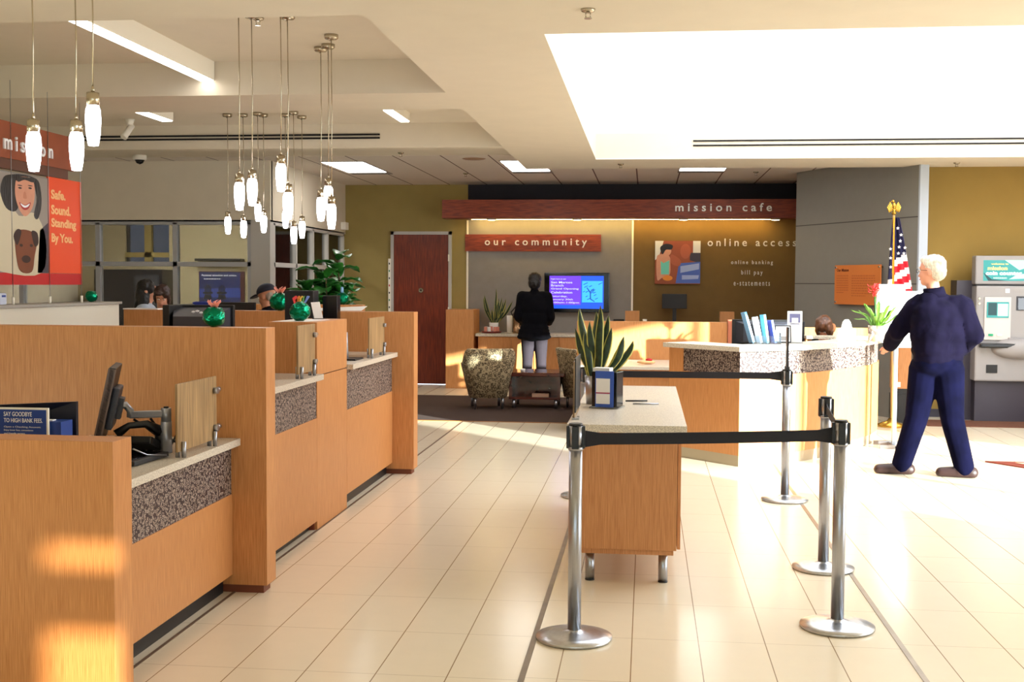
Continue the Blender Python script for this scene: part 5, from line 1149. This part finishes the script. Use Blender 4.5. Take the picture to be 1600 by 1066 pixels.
def hand(bm, w, d, up_, s=1, curl=.5):
    """palm, four unequal bent fingers and a thumb from the side of the palm"""
    w, d, up_ = Vector(w), Vector(d).normalized(), Vector(up_).normalized(); sd_ = d.cross(up_).normalized()
    cap(bm, w, w+d*.05*s, .026*s, .034*s)
    for k in range(4):
        o_ = w + d*.075*s + sd_*(k-1.5)*.019*s; L_ = (.068, .080, .075, .058)[k]*s; p = [o_ - d*.02*s]; dd = d.copy()
        for j in range(3): p.append(p[-1] + dd*L_*(.45, .32, .25)[j]); dd = (dd - up_*curl).normalized()
        chain(bm, p, [.0098*s, .009*s, .0082*s, .0072*s])
    p0 = w + d*.02*s - sd_*.028*s; chain(bm, [p0, p0 + (d*.6-sd_*.8).normalized()*.04*s, p0 + (d*.6-sd_*.8).normalized()*.04*s + (d-sd_*.2-up_*.3).normalized()*.03*s], [.012*s, .011*s, .0085*s])
def build_person(label, J, rz, head, top, legs, shoe=shoe_m, skin_m=skin, hair=None, coat_len=.0, bulk=1.0, sleeve=1.0, name='person', hands=(Vector((0, 1, -.4)), Vector((0, 1, -.4))), fdir=None, bag=1.0, cuff=1.0, trap=False, shoe_s=1.0):
    J = {k: Vector(v) for k, v in J.items()}; t = thing(name, label, 'person', (J['pel'].x, J['pel'].y, 0)); q = zr(rz); b = bulk
    bm = MBv(); P, M3 = face_head(bm, *head)
    cap(bm, J['neck'] - Vector((0, 0, .05)), Vector(head[0]) - Vector((0, 0, .05)), .058, .052)
    for c, r in ((J['pel'], (.16*b, .115*b, .13)), (J['pel'].lerp(J['chest'], .5), (.14*b, .11*b, .14)), (J['chest'], (.165*b, .115*b, .17))): ell(bm, c, r, q)
    for s in 'LR':
        chain(bm, [J['sh'+s], J['el'+s], J['wr'+s]], [.055, .042, .028]); chain(bm, [J['chest'] + Vector((0, 0, .12)), J['sh'+s]], [.07, .055])
        chain(bm, [J['hip'+s], J['kn'+s], J['an'+s]], [.085, .058, .038])
        f = Vector(fdir[s]) if fdir else M3 @ Vector((0, 1, 0)); f.z = 0; f.normalize(); chain(bm, [J['an'+s] + Vector((0, 0, -.02)), J['an'+s] - Vector((0, 0, .045)) + f*.15], [.036, .026])
        hand(bm, J['wr'+s], hands[0 if s == 'L' else 1], Vector((0, 0, 1)))
    obj_b = skinned('body', bm, skin_m, t, .0085, 3)
    # garments
    bm = MBv()
    for c, r in ((J['pel'] + Vector((0, 0, .10 if not coat_len else 0)), (.185*b, .14*b, .10 + coat_len*.3)), (J['pel'].lerp(J['chest'], .45), (.185*b, .14*b, .20)), (J['chest'], (.20*b, .142*b, .20)), (J['chest'] + Vector((0, 0, .10)), (.19*b, .12*b, .11))): ell(bm, c, r, q)
    if trap: ell(bm, J['neck'] - Vector((0, 0, .075)), (.155, .10, .085), q); ell(bm, J['pel'] + Vector((0, 0, .03)), (.172*b, .134*b, .12), q); ell(bm, J['pel'].lerp(J['chest'], .7), (.20*b, .15*b, .2), q)
    if coat_len:
        for k in range(4): ell(bm, J['pel'] - Vector((0, 0, coat_len*k/3)), (.20*b + .012*k, .15*b + .01*k, .07), q)
    for s in 'LR':
        chain(bm, [J['sh'+s], J['el'+s], J['wr'+s].lerp(J['el'+s], .08)], [.078*sleeve, .066*sleeve, .047*sleeve]); cap(bm, J['chest'] + Vector((0, 0, .14)), J['sh'+s], .075, .078*sleeve)
    cap(bm, J['neck'] - Vector((0, 0, .07)), J['neck'] - Vector((0, 0, .01)), .085, .066)
    tp = skinned('jacket', bm, top, t, .012, 5)
    bm = MBv()
    ell(bm, J['pel'] - Vector((0, 0, .01)), (.172*b, .132*b, .13), q)
    for s in 'LR': chain(bm, [J['hip'+s], J['kn'+s], J['an'+s] + Vector((0, 0, .0))], [.108*b*bag, .082*bag*cuff**.7, .068*bag*cuff**.8])
    skinned('trousers', bm, legs, t, .012, 4)
    for s in 'LR':
        f = Vector(fdir[s]) if fdir else M3 @ Vector((0, 1, 0)); f.z = 0; f.normalize(); an = J['an'+s]; bm = MBv(); g0 = Vector((an.x, an.y, .045))
        k_ = shoe_s; cap(bm, g0 - f*.05*k_, g0 + f*.05, .044*k_, .046*k_); cap(bm, g0 + f*.05 - Vector((0, 0, .004)), g0 + f*.15*k_ - Vector((0, 0, .010)), .044*k_, .038*k_)
        for v in bm.verts: v.co.z = max(v.co.z, .002)
        skinned('shoe', bm, shoe, t, .007, 3)
    return t, P, M3, tp
def noisy(o, amt, sc):
    for v in o.data.vertices: v.co += v.normal*(noise.noise(v.co*sc)*amt)
def foldy(o, amt, sx, sz):
    for v in o.data.vertices: v.co += v.normal*(noise.noise(Vector((v.co.x*sx, v.co.y*sx, v.co.z*sz)))*amt)

# the standing man at the desk (seen from behind)
def mx(px): return 2.49 + (px-1465)/175
def mz(py): return 1.652 - (py-448.8)/175
hc = (mx(1455), 10.50, 1.780)
J = dict(pel=(mx(1468), 10.53, .99), chest=(mx(1469), 10.53, 1.34), neck=(mx(1461), 10.52, 1.60), shL=(mx(1439), 10.56, 1.475), shR=(mx(1499), 10.50, 1.485),
         elL=(mx(1412), 10.66, 1.26), wrL=(mx(1409), 10.86, 1.11), elR=(mx(1517), 10.46, 1.23), wrR=(mx(1503), 10.68, 1.07),
         hipL=(mx(1451), 10.56, .93), knL=(mx(1440), 10.56, .50), anL=(mx(1420), 10.58, .085), hipR=(mx(1482), 10.50, .93), knR=(mx(1490), 10.50, .50), anR=(mx(1508), 10.47, .085))
t, P, M3, jk = build_person('white-haired man in navy jacket and dark jeans standing with his back turned at the desk', J, .35, (hc, 1.0, 1.12, .05), navy, denim,
    bulk=1.32, sleeve=1.32, hands=(Vector((-.35, .8, -.5)), Vector((-.5, .8, -.3))), fdir={'L': (-1, .12, 0), 'R': (-1, .2, 0)}, bag=.98, cuff=1.35, trap=True, shoe_s=1.25)
foldy(jk, .024, 7, 3.5); foldy(jk, .008, 17, 6)
bm = MBv(); ell(bm, Vector(J['pel']) - Vector((0, 0, .035)), (.222, .168, .040), zr(.35)); obj('waistband', bm, navy, t)
bm = MBv(); g = Vector(J['neck']); cone(bm, g - Vector((0, 0, .05)), g + Vector((-.012, .0, .035)), .102, .084, 24); obj('collar', bm, navy, t)
def hair_cap(parent, P, M3, s, m, parts, amt=.006, sc=40):
    bm = MBv()
    for p, r in parts:
        g = bmesh.ops.create_icosphere(bm, subdivisions=3, radius=1)
        for v in g['verts']: v.co = P(*p) + M3 @ (Vector((v.co.x*r[0], v.co.y*r[1], v.co.z*r[2]))*s)
    o = skinned('hair', bm, m, parent, .007, 2); noisy(o, amt, sc); return o
hair_cap(t, P, M3, 1.12, hair_w, [((0, -.020, .045), (.083, .092, .082)), ((0, -.050, .0), (.076, .062, .082)), ((.045, -.02, .02), (.036, .05, .05)), ((-.045, -.02, .02), (.036, .05, .05)), ((0, .035, .085), (.062, .045, .035))])
bm = MBv()
for sx in (-1, 1):
    pts = [P(sx*(.030 + .022*math.cos(k*PI/6)), .098, .004 + .017*math.sin(k*PI/6)) for k in range(13)]; tube(bm, pts, .0022, 6); tube(bm, [P(sx*.052, .097, .008), P(sx*.078, .06, .008), P(sx*.082, .0, .002)], .002, 6)
obj('glasses', bm, black, t); face_parts(t, P, M3, 1.08, brow=hair_w)

def standing(x, y, rz, h, label, top, legs, headz=None, head_rz=None, tilt=0, arms='down', coat=0, bulk=1.0, skin_m=skin, shoe=black, sleeve=1.0):
    k = h/1.75; c, s = math.cos(rz), math.sin(rz)
    T = lambda p: (x + (p[0]*c - p[1]*s)*k, y + (p[0]*s + p[1]*c)*k, p[2]*k)
    el, wr = ((.235, .0, 1.12), (.19, .20, 1.02)) if arms == 'front' else ((.24, -.03, 1.13), (.235, .05, .88))
    J = dict(pel=T((0, 0, .96)), chest=T((0, 0, 1.27)), neck=T((0, 0, 1.50)), shL=T((-.175, 0, 1.415)), shR=T((.175, 0, 1.415)), elL=T((-el[0], el[1], el[2])), elR=T(el), wrL=T((-wr[0], wr[1], wr[2])), wrR=T(wr),
             hipL=T((-.09, 0, .91)), hipR=T((.09, 0, .91)), knL=T((-.10, .02, .49)), knR=T((.10, .02, .49)), anL=T((-.11, 0, .085)), anR=T((.11, 0, .085)))
    hd = (T((0, .02, 1.635)), rz if head_rz is None else head_rz, k, tilt); f = (-s, c, 0); hv = Vector((-s*.9, c*.9, -.2)) if arms == 'front' else Vector((-s*.2, c*.2, -1))
    return build_person(label, J, rz, hd, top, legs, shoe=shoe, skin_m=skin_m, bulk=bulk, coat_len=coat, hands=(hv, hv), fdir={'L': f, 'R': f}, sleeve=sleeve)
# customer at the coffee counter, back turned, head bent
t, P, M3, jk = standing(-1.68, 17.66, 0, 1.80, 'person in a long black coat with back turned at the coffee counter', blackc, mat('trousers_mauve', (40, 30, 38), .9, noise_amt=.2, noise_scale=6), tilt=.35, arms='front', coat=.14, bulk=1.12, sleeve=1.12)
foldy(jk, .012, 10, 5); hair_cap(t, P, M3, 1.03, hair_k, [((0, -.015, .035), (.098, .112, .10)), ((0, -.035, -.04), (.092, .085, .10))])
# two tellers behind the far partition
t, P, M3, jk = standing(-5.16, 11.70, -1.35, 1.66, 'teller with long straight black hair turned in profile to the right', mat('shirt_pale', (170, 180, 196), .8), navy, head_rz=-1.30, tilt=.12)
hair_cap(t, P, M3, .95, hair_k, [((0, -.020, .040), (.090, .100, .092)), ((0, -.060, -.05), (.088, .068, .12)), ((.05, -.03, -.10), (.045, .07, .14)), ((-.05, -.03, -.10), (.045, .07, .14)), ((.02, -.06, -.20), (.085, .065, .12)), ((.055, .03, .03), (.03, .05, .06)), ((-.055, .03, .03), (.03, .05, .06))])
face_parts(t, P, M3, .95)
t, P, M3, jk = standing(-4.80, 11.30, PI-.35, 1.60, 'teller with side swept auburn hair looking down beside the black-haired teller', mat('shirt_navy', (30, 30, 60), .8), blackc, head_rz=PI+.30, tilt=.40)
hair_cap(t, P, M3, .92, hair_r, [((0, -.025, .045), (.088, .098, .088)), ((0, -.05, -.03), (.082, .07, .10)), ((-.045, .045, .05), (.042, .05, .04)), ((.03, .055, .070), (.05, .045, .028)), ((.068, .0, .0), (.024, .055, .07)), ((-.070, .0, -.02), (.022, .055, .09))])
face_parts(t, P, M3, .92)
# man in a cap
t, P, M3, jk = standing(-3.62, 11.0, 1.35, 1.62, 'man in a dark navy baseball cap bending his head, behind the far partition', blackc, denim, head_rz=1.25, tilt=.30, skin_m=skin_d)
hair_cap(t, P, M3, .93, mat('hair_grey', (150, 136, 124), .8), [((0, -.055, -.012), (.074, .050, .06))])
bm = MBv(); g = bmesh.ops.create_icosphere(bm, subdivisions=4, radius=1)
for v in g['verts']: v.co = Vector((v.co.x*.088, v.co.y*.108 - .01, max(v.co.z, -.05)*.088 + .045))
vs = [bm.verts.new((.080*math.cos(a), .075 + .125*math.sin(a), .042 - .012*math.sin(a))) for a in [PI*k/12 for k in range(13)]]; bm.faces.new(vs)
for v in bm.verts: v.co = P(*v.co)
o = obj('cap', bm, mat('cap_navy', (18, 18, 40), .7), t); solid(o, .004)
for p in o.data.polygons: p.use_smooth = True
face_parts(t, P, M3, .93)
# receptionist bent over the desk: seated, brown hair
y0 = 13.25; x0 = 1.92
J = dict(pel=(x0, y0+.12, .55), chest=(x0, y0+.02, .88), neck=(x0, y0-.08, 1.06), shL=(x0+.17, y0, 1.0), shR=(x0-.17, y0, 1.0), elL=(x0+.25, y0-.14, .80), elR=(x0-.25, y0-.14, .80), wrL=(x0+.12, y0-.32, .79), wrR=(x0-.12, y0-.32, .79),
         hipL=(x0+.1, y0+.1, .50), hipR=(x0-.1, y0+.1, .50), knL=(x0+.12, y0-.32, .48), knR=(x0-.12, y0-.32, .48), anL=(x0+.12, y0-.30, .085), anR=(x0-.12, y0-.30, .085))
t, P, M3, jk = build_person('seated receptionist with gathered brown hair bending down behind the curved desk', J, PI, ((x0, y0-.14, 1.19), PI-.5, .95, .75), blackc, blackc, shoe=black, hands=(Vector((-.3, -1, 0)), Vector((.3, -1, 0))), fdir={'L': (0, -1, 0), 'R': (0, -1, 0)})
hair_cap(t, P, M3, .95, hair_b, [((0, -.015, .045), (.095, .112, .095)), ((0, -.05, -.03), (.088, .07, .11)), ((.06, .03, -.02), (.035, .06, .09)), ((-.065, .03, -.02), (.04, .06, .10)), ((-.03, -.09, -.09), (.06, .06, .07))], .010, 24)
face_parts(t, P, M3, .95)
t = thing('office_chair', 'office chair of the seated receptionist behind the curved desk', 'chair', (x0, y0+.15, 0))
part_box('seat', t, black, x0-.24, x0+.24, y0-.06, y0+.40, .38, .44, bev=.02); part_box('backrest', t, black, x0-.2, x0+.2, y0+.36, y0+.42, .5, .92, bev=.02)
bm = MBv(); cone(bm, (x0, y0+.15, .06), (x0, y0+.15, .38), .03); obj('column', bm, steel, t)
bm = MBv()
for k in range(5): a = 2*PI*k/5; cone(bm, (x0, y0+.15, .07), (x0+.27*math.cos(a), y0+.15+.27*math.sin(a), .05), .02); ell(bm, (x0+.27*math.cos(a), y0+.15+.27*math.sin(a), .027), (.027,)*3, sub=2)
obj('base', bm, black, t)
